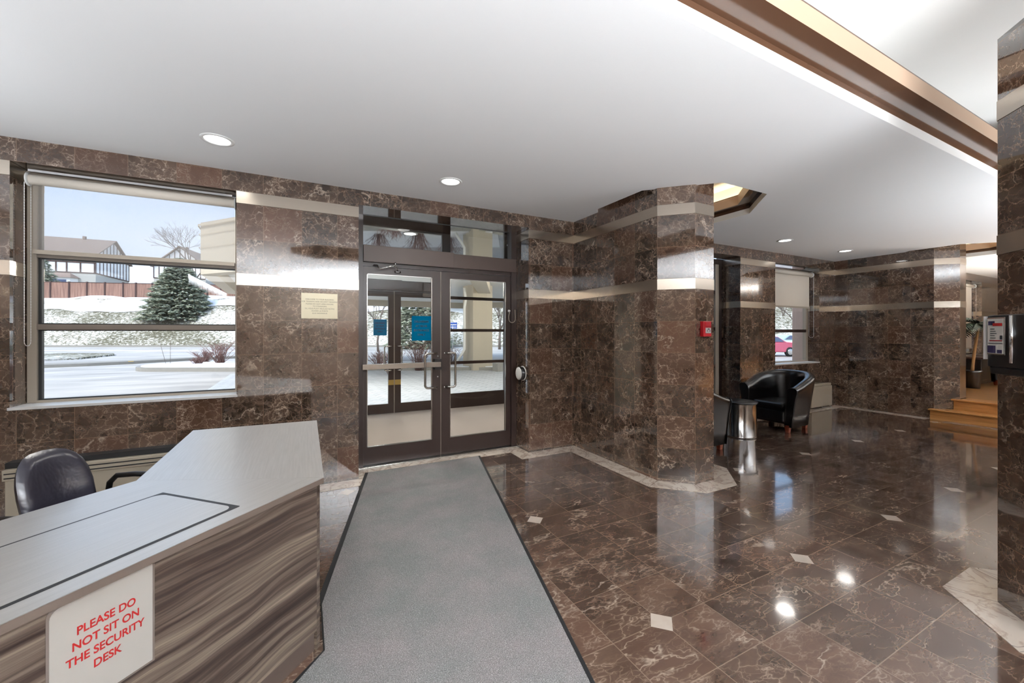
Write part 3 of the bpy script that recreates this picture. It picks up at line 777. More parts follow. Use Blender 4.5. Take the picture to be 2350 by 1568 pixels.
# ------------------------------------------------------------------ lounge glazed screen
YS = 4.5
tr = MB()
tr.box(6.22, 6.307, YS, YS+.06, 0, 2.65); tr.box(4.4, 4.48, YS, YS+.06, 0, 2.65); tr.box(4.48, 6.22, YS, YS+.06, 2.56, 2.65); tr.box(4.48, 6.22, YS, YS+.06, 0, .12)
for z in (.83, 1.45, 2.06): tr.box(4.48, 6.22, YS-.01, YS+.05, z, z+.055)
s_ = tr.build('window_4', M['frame'], kind='structure')
MB().box(6.13, 6.215, YS-.012, YS+.04, .12, 2.56).build('cream_mullion', M['alu'], s_)
MB().box(4.48, 6.13, YS+.02, YS+.026, .12, 2.56).build('window_pane', M['glass'], s_)
MB().box(4.15, 6.5, 5.4, 5.6, -.1, 2.9).build('wall_outside_screen', plain('grey_blue_stucco', rgb(122, 130, 138), .8), kind='structure')

# ------------------------------------------------------------------ wall fittings
t = thing('fire_alarm', 'small red fire alarm pull station on the end of the marble partition', 'fire alarm', (3.365, 2.585, 1.452))
MB().box(-.055, .055, -.04, 0, -.072, .072).build('housing', M['red'], t, bevel=.005)
MB().box(-.03, .04, -.046, -.038, -.04, .01).build('label_plate', M['whiteplastic'], t)
k_ = MB(); k_.box(-.012, .022, -.048, -.045, -.006, -.002)
for x in (-.012, .024): k_.lathe([(0, -.048), (.006, -.047), (.006, -.045)], (x, 0, -.018), 10, 'y')
k_.add([(-.004, -.0475, .004), (.016, -.0475, .004), (.006, -.0475, -.012)], [(0, 1, 2)]); k_.build('printed_mark', M['blackink'], t)
MB().box(-.03, .042, -.045, -.039, .018, .062).build('pull_bar', M['red'], t)

# black intercom box on the right pillar
dirv = Vector((-.7071, -.7071)); nv = Vector((-.7071, .7071))
t = thing('intercom_box', 'black wall box with a notice panel on the chamfer of the right pillar', 'intercom', (3.245-.165*.7071, .733-.165*.7071, 1.385), math.atan2(dirv.y, dirv.x))
# local: +x runs along the face towards the camera side, -y is out of the wall
t.rotation_euler = (0, 0, math.atan2(dirv.y, dirv.x)); 
MB().box(-.03, .34, -.125, -.001, -.135, .12).build('housing', M['black'], t, bevel=.006)
MB().box(-.038, -.031, -.135, -.01, -.10, .115).build('side_panel', M['whiteplastic'], t)
MB().box(-.02, .085, -.131, -.126, -.075, .108).build('notice_holder', M['chrome'], t, bevel=.001)
nb = MB().box(-.014, .079, -.1335, -.1315, -.069, .102).build('notice', M['paper'], t)
M['navy'] = plain('navy_ink', rgb(34, 28, 66), .5)
MB().box(-.008, .03, -.135, -.134, .07, .09).build('notice_emblem', M['navy'], t); MB().box(-.012, .035, -.135, -.134, -.066, -.03).build('notice_picture', M['navy'], t); MB().box(.045, .072, -.135, -.134, -.066, -.05).build('notice_picture', M['navy'], t)
MB().box(.02, .074, -.1352, -.1342, .066, .08).build('notice_heading', M['redink'], t); MB().box(.0, .074, -.1352, -.1342, -.008, -.003).build('notice_rule', M['redink'], t)
q = MB()
for i in range(5): q.box(.005, .03+.006*(i % 3), -.1352, -.1342, .05-.011*i, .053-.011*i)
q.box(.062, .075, -.1352, -.1342, .0, .02); q.box(-.008, .074, -.1352, -.1342, -.02, -.017)
q.build('notice_text', M['blackink'], t)
MB().cyl((.118, -.128, -.11), (.118, -.128, .115), .009, n=12).build('steel_strip', M['chrome'], t)
MB().box(-.02, .34, -.12, -.02, -.17, -.137).build('lower_tray', M['black'], t, bevel=.004)

# ------------------------------------------------------------------ security desk
DZ = .765
dk = thing('reception_desk', 'angled security desk with brushed silver top and grey wood-grain front', 'desk', (0, 0, 0))
s2 = math.sqrt(.5)
C0 = Vector((.081, 2.018)); Tt = Vector((-s2, -s2)); Wv = Vector((-s2, s2)); LEG = 2.6; LW = .757
def dp(t_, w_): p = C0+Tt*t_+Wv*w_; return (p.x, p.y)
notch = (-.657, -.657+3.008)
top = [dp(LEG, 0), (C0.x, C0.y), (.087, 3.352), (-.657, 3.386), notch, dp(LEG, LW-.057+.0)]
def inset_poly(pts, d):
    n = len(pts); a = sum(pts[i][0]*pts[(i+1) % n][1]-pts[(i+1) % n][0]*pts[i][1] for i in range(n))
    return inset(pts if a > 0 else pts[::-1], d)
m_ = MB()
def flat_top(mb, pts, z0, z1, ax, ay):
    n = len(pts); a = sum(pts[i][0]*pts[(i+1) % n][1]-pts[(i+1) % n][0]*pts[i][1] for i in range(n))
    if a < 0: pts = pts[::-1]
    mb.prism(pts, z0, z1)
    k = [i for i, f_ in enumerate(mb.f)][-n-1]
    mb.uv[k] = [(p[0]*ax[0]+p[1]*ax[1], p[0]*ay[0]+p[1]*ay[1]) for p in pts]
legpoly = [dp(LEG, 0), (C0.x, C0.y), notch, (dp(LEG, LW)[0], dp(LEG, LW)[1])]
wing = [(C0.x, C0.y+.0006), (.087, 3.352), (-.657, 3.386), (notch[0], notch[1]+.0006)]
m1 = MB(); flat_top(m1, legpoly, DZ-.024, DZ, (s2, s2), (-s2, s2)); m1.build('desk_top', M['desktop'], dk)
m1 = MB(); flat_top(m1, wing, DZ-.024, DZ, (0, 1), (1, 0)); m1.build('desk_top_wing', M['desktop'], dk)
e = MB()
def edge_strip(mb, P, Q, z0, z1, th=.002): mb.slab(P, Q, z0, z1, th)
# front panels (recessed 15 mm under the top)
def panel(P, Q, z0, z1, t_=.02, mat='zebra', name='front_panel'):
    P, Q = Vector(P), Vector(Q); d = (Q-P).normalized(); n = Vector((d.y, -d.x)); L_ = (Q-P).length
    m__ = MB(); c = [P, Q, Q-n*t_, P-n*t_]
    m__.add([(p.x, p.y, z0) for p in c]+[(p.x, p.y, z1) for p in c], [(0, 1, 5, 4), (1, 2, 6, 5), (2, 3, 7, 6), (3, 0, 4, 7), (4, 5, 6, 7), (3, 2, 1, 0)],
            [[(0, z0), (L_, z0), (L_, z1), (0, z1)]]+[[(0, z0), (.02, z0), (.02, z1), (0, z1)]]*3+[[(0, 0), (L_, 0), (L_, .02), (0, .02)]]*2)
    return m__.build(name, M[mat], dk)
ins = .016
A_ = Vector(dp(LEG, ins)); B_ = Vector(dp(.018+ins*.41, ins))
panel(A_, B_, .085, DZ-.024)
E1 = Vector((C0.x-ins, B_.y+.01)); 
panel((B_.x+.0, B_.y), (C0.x-ins+.0, B_.y+.02), .0, DZ-.024, .02, 'zebra', 'corner_post')
panel((C0.x-ins, B_.y+.02), (C0.x-ins+.006, 3.34), .0, DZ-.024, .02, 'zebra', 'end_panel')
panel((C0.x-ins, 3.34), (-.64, 3.37), .0, DZ-.024, .02, 'zebra', 'back_panel')
M['deskbase'] = plain('dark_plinth_laminate', rgb(86, 74, 68), .35, var=.08)
panel(Vector(dp(LEG, ins+.01)), Vector(dp(.03, ins+.01)), 0, .083, .02, 'deskbase', 'plinth')
M['slabedge'] = plain('brown_edge_band', rgb(104, 92, 84), .35, var=.05)
m_ = MB(); m_.slab(dp(LEG, 0), dp(.0, 0), DZ-.024, DZ-.0015, .0001); 
m_.v = [(x+s2*.0008, y-s2*.0008, z) for x, y, z in m_.v]; m_.build('edge_band', M['slabedge'], dk)
# flush drop-in lid with black reveal
def rrect(t0, t1, w0, w1, r, n=6):
    pts = []
    for ct, cw, a0 in ((t1-r, w1-r, 0), (t0+r, w1-r, PI/2), (t0+r, w0+r, PI), (t1-r, w0+r, 1.5*PI)):
        for i in range(n+1):
            a_ = a0+PI/2*i/n; pts.append(dp(ct+r*math.cos(a_), cw+r*math.sin(a_)))
    return pts
MB().prism(rrect(.342, 2.1, .073, .496, .004), DZ+.0002, DZ+.0010).build('lid_reveal', M['gasket'], dk)
m1 = MB(); flat_top(m1, rrect(.358, 2.09, .086, .484, .035), DZ+.0012, DZ+.0020, (s2, s2), (-s2, s2)); m1.build('drop_in_lid', M['desktop'], dk)
# notice
t = thing('desk_notice', 'white laminated notice asking people not to sit, on the desk front', 'sign', (0, 0, 0))
tc_ = [0, 0]
sgn_t0, sgn_t1 = .665, .885
pc = C0+Tt*(sgn_t0+sgn_t1)/2+Wv*(ins-.0015)
def rr2(w_, h_, r, n=5):
    pts = []
    for cx, cz, a0, rad in ((w_/2-.001, h_/2-.001, 0, .001), (-w_/2+r, h_/2-r, PI/2, r), (-w_/2+r, -h_/2+r, PI, r), (w_/2-.001, -h_/2+.001, 1.5*PI, .001)):
        for i in range(n+1): a_ = a0+PI/2*i/n; pts.append((cx+rad*math.cos(a_), cz+rad*math.sin(a_)))
    return pts
t.matrix_world = plane_mtx((pc.x, pc.y, .592), (s2, s2, 0), (0, 0, 1))
def flatshape(pts, z0, z1):
    m__ = MB(); m__.prism(pts, z0, z1); return m__
flatshape(rr2(.232, .296, .02), 0, .0006).build('laminate_edge', plain('clear_laminate_edge', rgb(120, 110, 104), .2), t)
flatshape(rr2(.220, .284, .022), .0006, .0014).build('sheet', M['paper'], t)
text_mesh('lettering', ['PLEASE DO', 'NOT SIT ON', 'THE SECURITY', 'DESK'], .030, M['redink'], t, Matrix.Translation((.004, .004, .0018)) @ Matrix.Diagonal((.86, 1, 1, 1)), 1.22, .0002, .0006)

# ------------------------------------------------------------------ entrance mat
mtp = [(.55, 4.31), (1.80, 4.31), (.875, .62), (-.375, .62), (-.071, 1.83), (.078, 1.99), (.078, 2.427)]
mt = thing('entrance_mat', 'long grey carpet mat with black rubber edge leading to the doors', 'mat', (0, 0, 0))
MB().prism(mtp, .001, .006).build('rubber_edge', M['rubber'], mt)
MB().prism([(.578, 4.29), (1.77, 4.29), (.858, .64), (-.348, .64), (-.060, 1.81), (.084, 1.98), (.084, 2.32)], .006, .011).build('carpet', M['mat'], mt)

# ------------------------------------------------------------------ convector under the left window
h = thing('wall_convector', 'long low beige convector heater under the large left window', 'heater', (-1.18, 4.17, 0))
MB().box(-.64, .66, -.115, -.001, .0, .40).build('cabinet', M['heater'], h, bevel=.004)
MB().box(-.65, .67, -.125, -.001, .40, .475).build('top_grille', M['heater'], h, bevel=.004)
q = MB()
for zz in (.415, .445): q.box(-.64, .66, -.127, -.12, zz, zz+.008)
q.build('grille_slot', M['gasket'], h)
MB().box(-.65, .67, -.09, -.001, .477, .515).build('shade_strip', M['gasket'], h)  # solid black strip painting in the shade above the grille
# small heater in the lounge
h = thing('electric_heater', 'small beige convector heater on the lounge wall behind the armchair', 'heater', (8.54, 4.17, 0))
MB().box(-.33, .36, -.10, -.03, .045, .42).build('cabinet', M['heater'], h, bevel=.004)
MB().box(-.32, .35, -.09, -.03, .425, .465).build('top_grille', M['heater'], h, bevel=.003)
MB().box(-.29, .31, -.03, -.001, .1, .40).build('wall_bracket', M['heater'], h)
MB().tube([(.33, -.06, .05), (.335, -.09, .02), (.30, -.12, .012), (.22, -.13, .011), (.15, -.09, .011), (.12, -.06, .012), (.1, -.03, .05)], .006, 8).build('power_cord', M['whiteplastic'], h)

# ------------------------------------------------------------------ task chair behind the desk
tcx = thing('office_chair', 'black vinyl office chair with tube arms pushed behind the security desk', 'chair', (-.755, 2.35, .0), math.radians(-30))
def pad(hw, hh, th, bow, n=14, m=12, taper=0.0, p=3.2):
    """rounded pad in local yz, bowed; centre origin"""
    vs = []; fs = []
    for side in (1, -1):
        for j in range(m+1):
            r = j/m
            for i in range(2*n):
                a_ = 2*PI*i/(2*n)
                c_, s_2 = math.cos(a_), math.sin(a_)
                e_ = 2/p
                y = hw*r*math.copysign(abs(c_)**e_, c_); z = hh*r*math.copysign(abs(s_2)**e_, s_2)
                y *= 1-taper*(z/hh if hh else 0)
                x = side*th*math.sqrt(max(0, 1-r**4)) + bow*(y/hw)**2
                vs.append((x, y, z))
    row = 2*n
    for s_i in range(2):
        b0 = s_i*(m+1)*row
        for j in range(m):
            for i in range(row):
                q_ = (b0+j*row+i, b0+j*row+(i+1) % row, b0+(j+1)*row+(i+1) % row, b0+(j+1)*row+i)
                fs.append(q_ if s_i else q_[::-1])
    return vs, fs
vs, fs = pad(.136, .25, .04, .035, taper=-.10, p=2.7)
rot = Matrix.Rotation(math.radians(-14), 3, 'Y')
m_ = MB(); m_.add([rot @ Vector(v)+Vector((-.235, 0, .665)) for v in vs], fs, None, True); m_.build('backrest', M['vinyl'], tcx)
vs, fs = pad(.24, .24, .045, 0)
rot = Matrix.Rotation(math.radians(90), 3, 'Y')
m_ = MB(); m_.add([rot @ Vector(v)+Vector((.0, 0, .47)) for v in vs], fs, None, True); m_.build('seat', M['vinyl'], tcx)
for sgn in (-1, 1):
    yy = sgn*.245
    pts = [(-.12, yy*.8, .40), (-.19, yy*.95, .44), (-.25, yy, .52), (-.262, yy, .62), (-.252, yy, .68), (-.215, yy, .715), (-.12, yy, .724), (.05, yy, .724), (.14, yy, .71), (.18, yy, .65), (.165, yy, .55), (.13, yy*.9, .44), (.1, yy*.8, .40)]
    MB().tube(pts, .0125, 10).build('armrest', M['black'], tcx)
MB().cyl((0, 0, .09), (0, 0, .40), .028).build('gas_column', M['chrome'], tcx)
MB().tube([(-.05, 0, .40), (-.24, 0, .40), (-.29, 0, .47), (-.27, 0, .60)], .016).build('back_bracket', M['black'], tcx)
for k in range(5):
    a_ = 2*PI*k/5
    MB().tube([(0, 0, .11), (.27*math.cos(a_), .27*math.sin(a_), .07)], [.024, .016]).build('base_leg', M['black'], tcx)
    MB().lathe([(0, -.02), (.03, -.02), (.03, .02), (0, .02)], (.27*math.cos(a_), .27*math.sin(a_), .03), 14, 'y').build('caster', M['black'], tcx)

# ------------------------------------------------------------------ tub armchairs
def tub_chair(label, loc, rz):
    t = thing('tub_armchair', label, 'armchair', loc, rz, 'black tub armchairs in the lounge')
    # opening faces local +x; back at -x. centre line path of the shell
    R = .30
    path = []
    nA = 8
    for i in range(nA): path.append((.33-(.33-.0)*i/nA, -R, 0))
    for i in range(25):
        a_ = -PI/2-PI*i/24; path.append((.0+R*math.cos(a_)*1.08, R*math.sin(a_), 0))
    for i in range(1, nA+1): path.append((.0+.33*i/nA, R, 0))
    n = len(path); cum = [0]
    for p_, q_ in zip(path, path[1:]): cum.append(cum[-1]+math.dist(p_, q_))
    prof_o, vs, fs = [], [], []
    K = 14
    for i, p_ in enumerate(path):
        s_ = cum[i]/cum[-1]; u_ = 1-abs(2*s_-1)         # 0 at arm fronts, 1 at the back
        zt = .63+.195*(math.sin(PI/2*min(1, u_*1.15))**1.5)
        d = Vector(path[min(i+1, n-1)])-Vector(path[max(i-1, 0)]); d.normalize(); nn = Vector((d.y, -d.x, 0))   # outward
        if nn.dot(Vector((p_[0], p_[1], 0))) < 0: nn = -nn
        c_ = Vector(p_)
        th = .06
        prof = [(th*.75, .075), (th*.85, .25), (th*1.05, .45), (th*1.35, zt-.06), (th*1.3, zt-.02), (th*.95, zt), (th*.3, zt+.008), (-th*.4, zt-.004), (-th*.85, zt-.035), (-th*.95, zt-.09), (-th*.8, .45), (-th*.8, .30), (-th*.8, .12), (-th*.8, .075)]
        for o_, z_ in prof:
            flare = .05*max(0, (z_-.1)/.7)
            vs.append(c_+nn*(o_+flare)+Vector((0, 0, z_)))
    for i in range(n-1):
        for k in range(K): fs.append((i*K+k, i*K+(k+1) % K, (i+1)*K+(k+1) % K, (i+1)*K+k))
    m_ = MB(); m_.add(vs, fs, None, True)
    m_.f.append(tuple(range(K-1, -1, -1))); m_.sm.append(False); m_.f.append(tuple((n-1)*K+k for k in range(K))); m_.sm.append(False)
    m_.build('shell', M['leather'], t)
    # piping along the arm fronts
    for e_ in (0, n-1):
        pp = [vs[e_*K+k]+Vector((.004, 0, 0)) for k in range(K)]
        MB().tube(pp, .005, 6).build('piping', M['leather'], t)
    MB().box(-.22, .29, -.235, .235, .10, .30).build('seat_base', M['leather'], t, bevel=.03)
    MB().box(-.24, .33, -.238, .238, .29, .405).build('seat_cushion', M['leather'], t, bevel=.045)
    for lx, ly in ((.30, -.28), (.30, .28), (-.2, -.24), (-.2, .24)):
        l = MB(); a, b = .032, .022
        v = [(lx-b, ly-b, 0), (lx+b, ly-b, 0), (lx+b, ly+b, 0), (lx-b, ly+b, 0), (lx-a, ly-a, .10), (lx+a, ly-a, .10), (lx+a, ly+a, .10), (lx-a, ly+a, .10)]
        l.add(v, [(3, 2, 1, 0), (4, 5, 6, 7), (0, 1, 5, 4), (1, 2, 6, 5), (2, 3, 7, 6), (3, 0, 4, 7)]); l.build('leg', M['redwood'], t)
    return t
ch1 = tub_chair('black leather tub armchair seen from the front, right of the steel drum table', (6.42, 3.62, 0), PI)
ch2 = copy_tree(ch1); ch2.location = (4.20, 3.52, 0); ch2.rotation_euler.z = 0.0
ch2['label'] = 'black leather tub armchair mostly hidden behind the marble partition, left of the drum table'
# drum table
t = thing('drum_table', 'polished steel drum side table with black top between the armchairs', 'side table', (5.34, 3.53, 0))
MB().lathe([(0, .002), (.196, .002), (.2, .008), (.2, .022), (.196, .026), (.196, .455)], n=48).build('drum', M['chrome'], t)
MB().lathe([(.196, .456), (.21, .456), (.212, .462), (.212, .474), (.208, .478), (0, .478)], n=48).build('top', M['black'], t)

# ------------------------------------------------------------------ oak steps to the raised room
st = thing('oak_steps', 'honey oak steps rising to the raised room at far right', 'steps', (0, 0, 0))
P1 = [(9.13, -2.0), (9.13, 2.79), (9.212, 2.79), (9.212, 2.762), (9.38, 2.594), (9.38, -2.0)]
MB().prism(P1, 0, .145).build('riser', M['oak'], st)
MB().prism([(9.10, -2.0), (9.10, 2.81), (9.212, 2.81), (9.212, 2.762), (9.38, 2.594), (9.38, -2.0)], .146, .17).build('tread', M['oak'], st, bevel=.008)
P2 = [(9.385, -2.0), (9.385, 2.588), (9.45, 2.522), (9.71, 2.522), (9.71, -2.0)]
MB().prism(P2, .0, .31).build('riser', M['oak'], st)
MB().prism([(9.355, -2.0), (9.355, 2.618), (9.45, 2.522), (9.71, 2.522), (9.71, -2.0)], .312, .34).build('tread', M['oak'], st, bevel=.008)

# ------------------------------------------------------------------ raised room furniture
t = thing('potted_palm', 'dark green palm with arching fronds beside the tall blind', 'plant', (11.55, 2.93, .34))
MB().lathe([(0, 0), (.10, 0), (.13, .30), (.14, .34), (.12, .34), (.11, .3), (0, .3)], n=24).build('pot', M['black'], t)
M['bark'] = plain('palm_bark', rgb(150, 112, 70), .8, var=.3, nscale=20)
M['palm'] = plain('palm_leaf', rgb(38, 50, 34), .5, var=.3, nscale=12)
MB().tube([(0, 0, .3), (.02, .0, .45), (.07, -.02, .8), (.16, -.05, 1.22)], [.026, .024, .022, .018], 8).build('trunk', M['bark'], t)
for k in range(15):
    a_ = 2*PI*k/15+random.uniform(-.2, .2); ln = random.uniform(.5, .68); el = random.uniform(.15, 1.1)
    c0 = Vector((.16, -.05, 1.22)); pts = []
    for i in range(10):
        s_ = i/9; r_ = ln*s_*math.cos(el*(1-.5*s_)); z_ = ln*(math.sin(el)*s_-.75*s_*s_)
        pts.append(c0+Vector((math.cos(a_)*r_, math.sin(a_)*r_, z_)))
    m_ = MB(); m_.tube(pts, .004, 5)
    for i in range(1, 10):
        d = (pts[i]-pts[i-1]).normalized(); sd = d.cross(Vector((0, 0, 1))).normalized()
        for sg in (-1, 1):
            for hh in (0, .5):
                b_ = pts[i-1].lerp(pts[i], hh); l_ = .17*math.sin(PI*min(.95, (i+hh)/10.5+.08))
                tip = b_+sd*sg*l_+d*l_*.55-Vector((0, 0, l_*.45)); mid = (b_+tip)/2+Vector((0, 0, .012)); wd = d*.015
                m_.add([b_-wd, b_+wd, mid+wd, tip, mid-wd], [(0, 1, 2, 4), (4, 2, 3)])
    m_.build('frond', M['palm'], t)
t = thing('low_cabinet', 'low dark cabinet under the tall blind in the raised room', 'cabinet', (13.75, 3.28, .34))
MB().box(-1.3, .9, -.25, .2, .08, .52).build('body', M['black'], t, bevel=.01); MB().box(-1.33, .93, -.28, .22, .52, .56).build('top', M['frame'], t, bevel=.008)
MB().box(-1.25, .85, -.2, .18, 0, .08).build('plinth', M['black'], t)
ch3 = copy_tree(ch1); ch3.location = (12.6, 2.45, .34); ch3.rotation_euler.z = PI*.75
ch3['label'] = 'black tub armchair in the raised room below the intercom box'; 

# ================================================================== OUTSIDE
M['asphalt'] = None
def mat_asphalt():
    N = NT('frosty_asphalt'); p = N.pos()
    f = N.noise(N.scalev(p, (.6, 1.6, 1)), .5, 4); g = N.noise(p, 25, 3)
    col = N.mix(N.ramp(f, [(.35, (0, 0, 0)), (.65, (1, 1, 1))]), rgb(168, 163, 158), rgb(206, 200, 193))
    col = N.mix(N.math('MULTIPLY', g, .35), col, rgb(120, 122, 126)); N.bsdf(base=col, rough=.75); return N.m
M['asphalt'] = mat_asphalt()
def mat_snowgrass():
    N = NT('snow_dusted_grass'); p = N.pos()
    a = N.noise(N.scalev(p, (1, 1, 2.2)), 3.2, 5, .8); b = N.noise(p, .12, 3)
    thr = N.math('ADD', a, N.math('MULTIPLY', N.math('SUBTRACT', b, .5), .55))
    col = N.ramp(thr, [(.42, rgb(92, 88, 70)), (.50, rgb(142, 138, 118)), (.55, rgb(204, 200, 192)), (.66, rgb(236, 234, 230))])
    N.bsdf(base=col, rough=.9, normal=N.bump(a, .5, .12)); return N.m
M['snowgrass'] = mat_snowgrass()
def mat_snow():
    N = NT('fresh_snow'); p = N.pos(); N.bsdf(base=N.mix(N.noise(p, 2, 4), rgb(236, 238, 242), rgb(250, 250, 252)), rough=.8, normal=N.bump(N.noise(p, 3, 4), .3, .05)); return N.m
M['snow'] = mat_snow()
M['concrete'] = plain('kerb_concrete', rgb(150, 146, 138), .8, var=.12, nscale=8)
def mat_pavers():
    N = NT('grey_pavers'); p = N.pos()
    br = N.n('TexBrick', {'Vector': N.n('Mapping', {'Vector': p, 'Rotation': (0, 0, .78)}).outputs[0], 'Color1': rgb(172, 174, 178), 'Color2': rgb(186, 188, 190), 'Mortar': rgb(90, 92, 94), 'Scale': 2.2, 'Mortar Size': .022, 'Brick Width': .9, 'Row Height': .45})
    col = N.mix(N.math('MULTIPLY', N.noise(p, 6, 4), .35), br.outputs[0], rgb(232, 234, 236)); N.bsdf(base=col, rough=.6); return N.m
M['pavers'] = mat_pavers()
M['stucco'] = plain('cream_stucco', rgb(190, 178, 158), .85, var=.04, nscale=2)
M['soffit'] = plain('white_soffit', rgb(236, 232, 222), .8, var=.02)

# terrain in the street frame (dist v, side u)
def sp_(u, v, z): return (v*GX+u*RX, v*GY+u*RY, z)
MB().add([sp_(-90, 5.0, -.16), sp_(90, -30.0, -.16), sp_(90, 44, -.16), sp_(-90, 44, -.16)], [(0, 1, 2, 3)]).build('ground_road', M['asphalt'], kind='structure')
MB().prism([(-2.2, 7.4), (9.5, 7.4), (14, 12), (14, 18.2), (-2.4, 18.2), (-2.2, 9)], -.16, -.12).build('ground_pavers', M['pavers'], kind='structure')
MB().box(-4, 4.15, 7.3, 7.6, -.2, -.01).build('ground_doorstep', M['concrete'], kind='structure')
def hill_z(u, v):
    base = 0 if v < 44.4 else (6.0*min(1, ((v-44.4)/10.0))**.85 if v < 54.4 else 6.0+(v-54.4)*.13)
    return -.02+base+.18*math.sin(u*.35+v*.5)*min(1, max(0, (v-45)/5))+.12*math.sin(u*.9-v*.3)*min(1, max(0, (v-45)/5))
m_ = MB(); us = [-110+2.5*i for i in range(105)]; vss = [44.4, 45, 46, 47, 48, 49, 50, 51, 52, 53, 54, 55, 57, 60, 65, 72, 85, 110]
m_.add([sp_(u, v, hill_z(u, v)) for v in vss for u in us], [(j*len(us)+i, j*len(us)+i+1, (j+1)*len(us)+i+1, (j+1)*len(us)+i) for j in range(len(vss)-1) for i in range(len(us)-1)], None, True)
m_.build('ground_hill', M['snowgrass'], kind='structure')
# snow shelf on the crest in front of the fence
m_ = MB(); us2 = [-78+1.5*i for i in range(60)]
def crest(u): return 51.4+.9*math.sin(u*.16+.5)+.5*math.sin(u*.41)
rows = []
for fq in (0, .34, .67, 1):
    for u in us2: v = crest(u)+(56.5-crest(u))*fq; rows.append(sp_(u, v, hill_z(u, v)+.07))
m_.add(rows, [(j*60+i, j*60+i+1, (j+1)*60+i+1, (j+1)*60+i) for j in range(3) for i in range(59)], None, True); m_.build('ground_snow_shelf', M['snow'], kind='structure')
# kerbs: far one, and the near verge with its own kerb
m_ = MB(); m_.prism([sp_(-95, 43.7, 0)[:2], sp_(80, 43.7, 0)[:2], sp_(80, 44.5, 0)[:2], sp_(-95, 44.5, 0)[:2]], -.16, .02); m_.build('kerb_far', M['concrete'], kind='structure')
verge = [sp_(-70, 17.5, 0)[:2], street(94, 20.5)[:2], street(300, 23.8)[:2], street(447, 26.6)[:2], street(700, 30)[:2], street(1500, 34)[:2], street(1500, 35.5)[:2], street(600, 32.5)[:2], street(400, 30.5)[:2], street(260, 33.5)[:2], street(94, 38.5)[:2], sp_(-70, 38, 0)[:2]]
verge = [tuple(p) for p in verge]
v2 = [tuple(p)[:2] for p in [street(60, 20.0), street(94, 17.9), street(200, 18.9), street(300, 20.2), street(447, 22.9), street(560, 25.0), street(760, 27.0), street(760, 27.8), street(560, 25.9), street(447, 23.8), street(300, 21.2), street(200, 19.9), street(94, 18.9)]]
MB().prism(v2, -.16, -.02).build('kerb_near', M['concrete'], kind='structure')
MB().prism([tuple(street(p, d)[:2]) for p, d in ((60, 20.3), (94, 22.4), (180, 23.6), (262, 27.5), (262, 29.0), (170, 29.0), (94, 29.4), (40, 29))], -.16, -.06).build('ground_verge', M['snowgrass'], kind='structure')
MB().prism([tuple(street(p, d)[:2]) for p, d in ((94, 34.5), (560, 33.5), (760, 33.5), (760, 34.2), (560, 34.2), (94, 35.3))], -.158, -.13).build('ground_snow_streak', M['snow'], kind='structure')
# planted island with kerb
isl = []
for i in range(25):
    a_ = PI/2+PI*i/24; isl.append((math.cos(a_), math.sin(a_)))
def island_pts(sc):
    pts = []
    c_ = street(420, 18.0)
    for i in range(17):
        a_ = PI/2+PI*i/16; pts.append((c_.x+RX*1.35*sc*math.cos(a_)+GX*1.75*sc*math.sin(a_), c_.y+RY*1.35*sc*math.cos(a_)+GY*1.75*sc*math.sin(a_)))
    e_ = 14
    pts.append((c_.x+RX*e_-GX*1.55*sc, c_.y+RY*e_-GY*1.55*sc)); pts.append((c_.x+RX*e_+GX*1.75*sc, c_.y+RY*e_+GY*1.75*sc))
    return pts
MB().prism(island_pts(1.0), -.16, .0).build('kerb_island', M['concrete'], kind='structure')
MB().prism(island_pts(.90), 0, .03).build('ground_island_snow', M['snow'], kind='structure')
tag(MB().prism([tuple(street(p, d)[:2]) for p, d in ((294, 19.9), (307, 20.0), (307, 20.15), (294, 20.05))], -.018, .0).build('kerb_mark', plain('yellow_paint', rgb(214, 178, 90), .6)), 'small yellow painted mark on the kerb across the drive', 'marking')

# twiggy shrubs
def twigs(mb, base, n, h, spread, r, rng, sub=3):
    for i in range(n):
        a_ = rng.uniform(0, 2*PI); sp = rng.uniform(0, spread); hh = h*rng.uniform(.6, 1)
        b0 = Vector(base)+Vector((rng.uniform(-.15, .15), rng.uniform(-.15, .15), 0)); tip = b0+Vector((math.cos(a_)*sp, math.sin(a_)*sp, hh)); mid = b0.lerp(tip, .5)+Vector((0, 0, hh*.1))
        mb.tube([b0, mid, tip], [r, r*.7, r*.3], 3)
        for k in range(sub):
            q = mid.lerp(tip, rng.uniform(0, .9)); a2 = rng.uniform(0, 2*PI)
            mb.tube([q, q+Vector((math.cos(a2)*hh*.22, math.sin(a2)*hh*.22, hh*rng.uniform(.08, .25)))], [r*.5, r*.25], 3)
M['dogwood'] = plain('red_brown_twig', rgb(126, 92, 84), .8, var=.25, nscale=3)
M['twig'] = plain('grey_bark', rgb(112, 100, 92), .85, var=.2, nscale=3)
rng = random.Random(3)
for i, (px, d_, h_, s_, lb) in enumerate([(505, 18.6, 1.05, .95, 'bushy red-twigged shrub on the snowy island, nearest the window edge'), (470, 19.2, .6, .7, 'low brown shrub on the island left of the red-twigged one'), (455, 18.2, .3, .35, 'small dark tuft at the front of the snowy island'),
                                          (902, 14.6, .9, .5, 'tan ornamental grass clump outside the left outer door'), (962, 16.4, 1.2, .6, 'tall tan ornamental grass seen between the door handles'), (1030, 17.6, .95, .6, 'brown shrub at the foot of the downspout outside'), (870, 17, .8, .6, 'reddish shrub outside at the left edge of the door glass')]):
    m_ = MB(); twigs(m_, (0, 0, 0), 60, h_, s_, .012, rng); p_ = street(px, d_, -.0 if px < 600 else -.13)
    tag(m_.build('bare_shrub', M['dogwood'], loc=p_), lb, 'shrub')
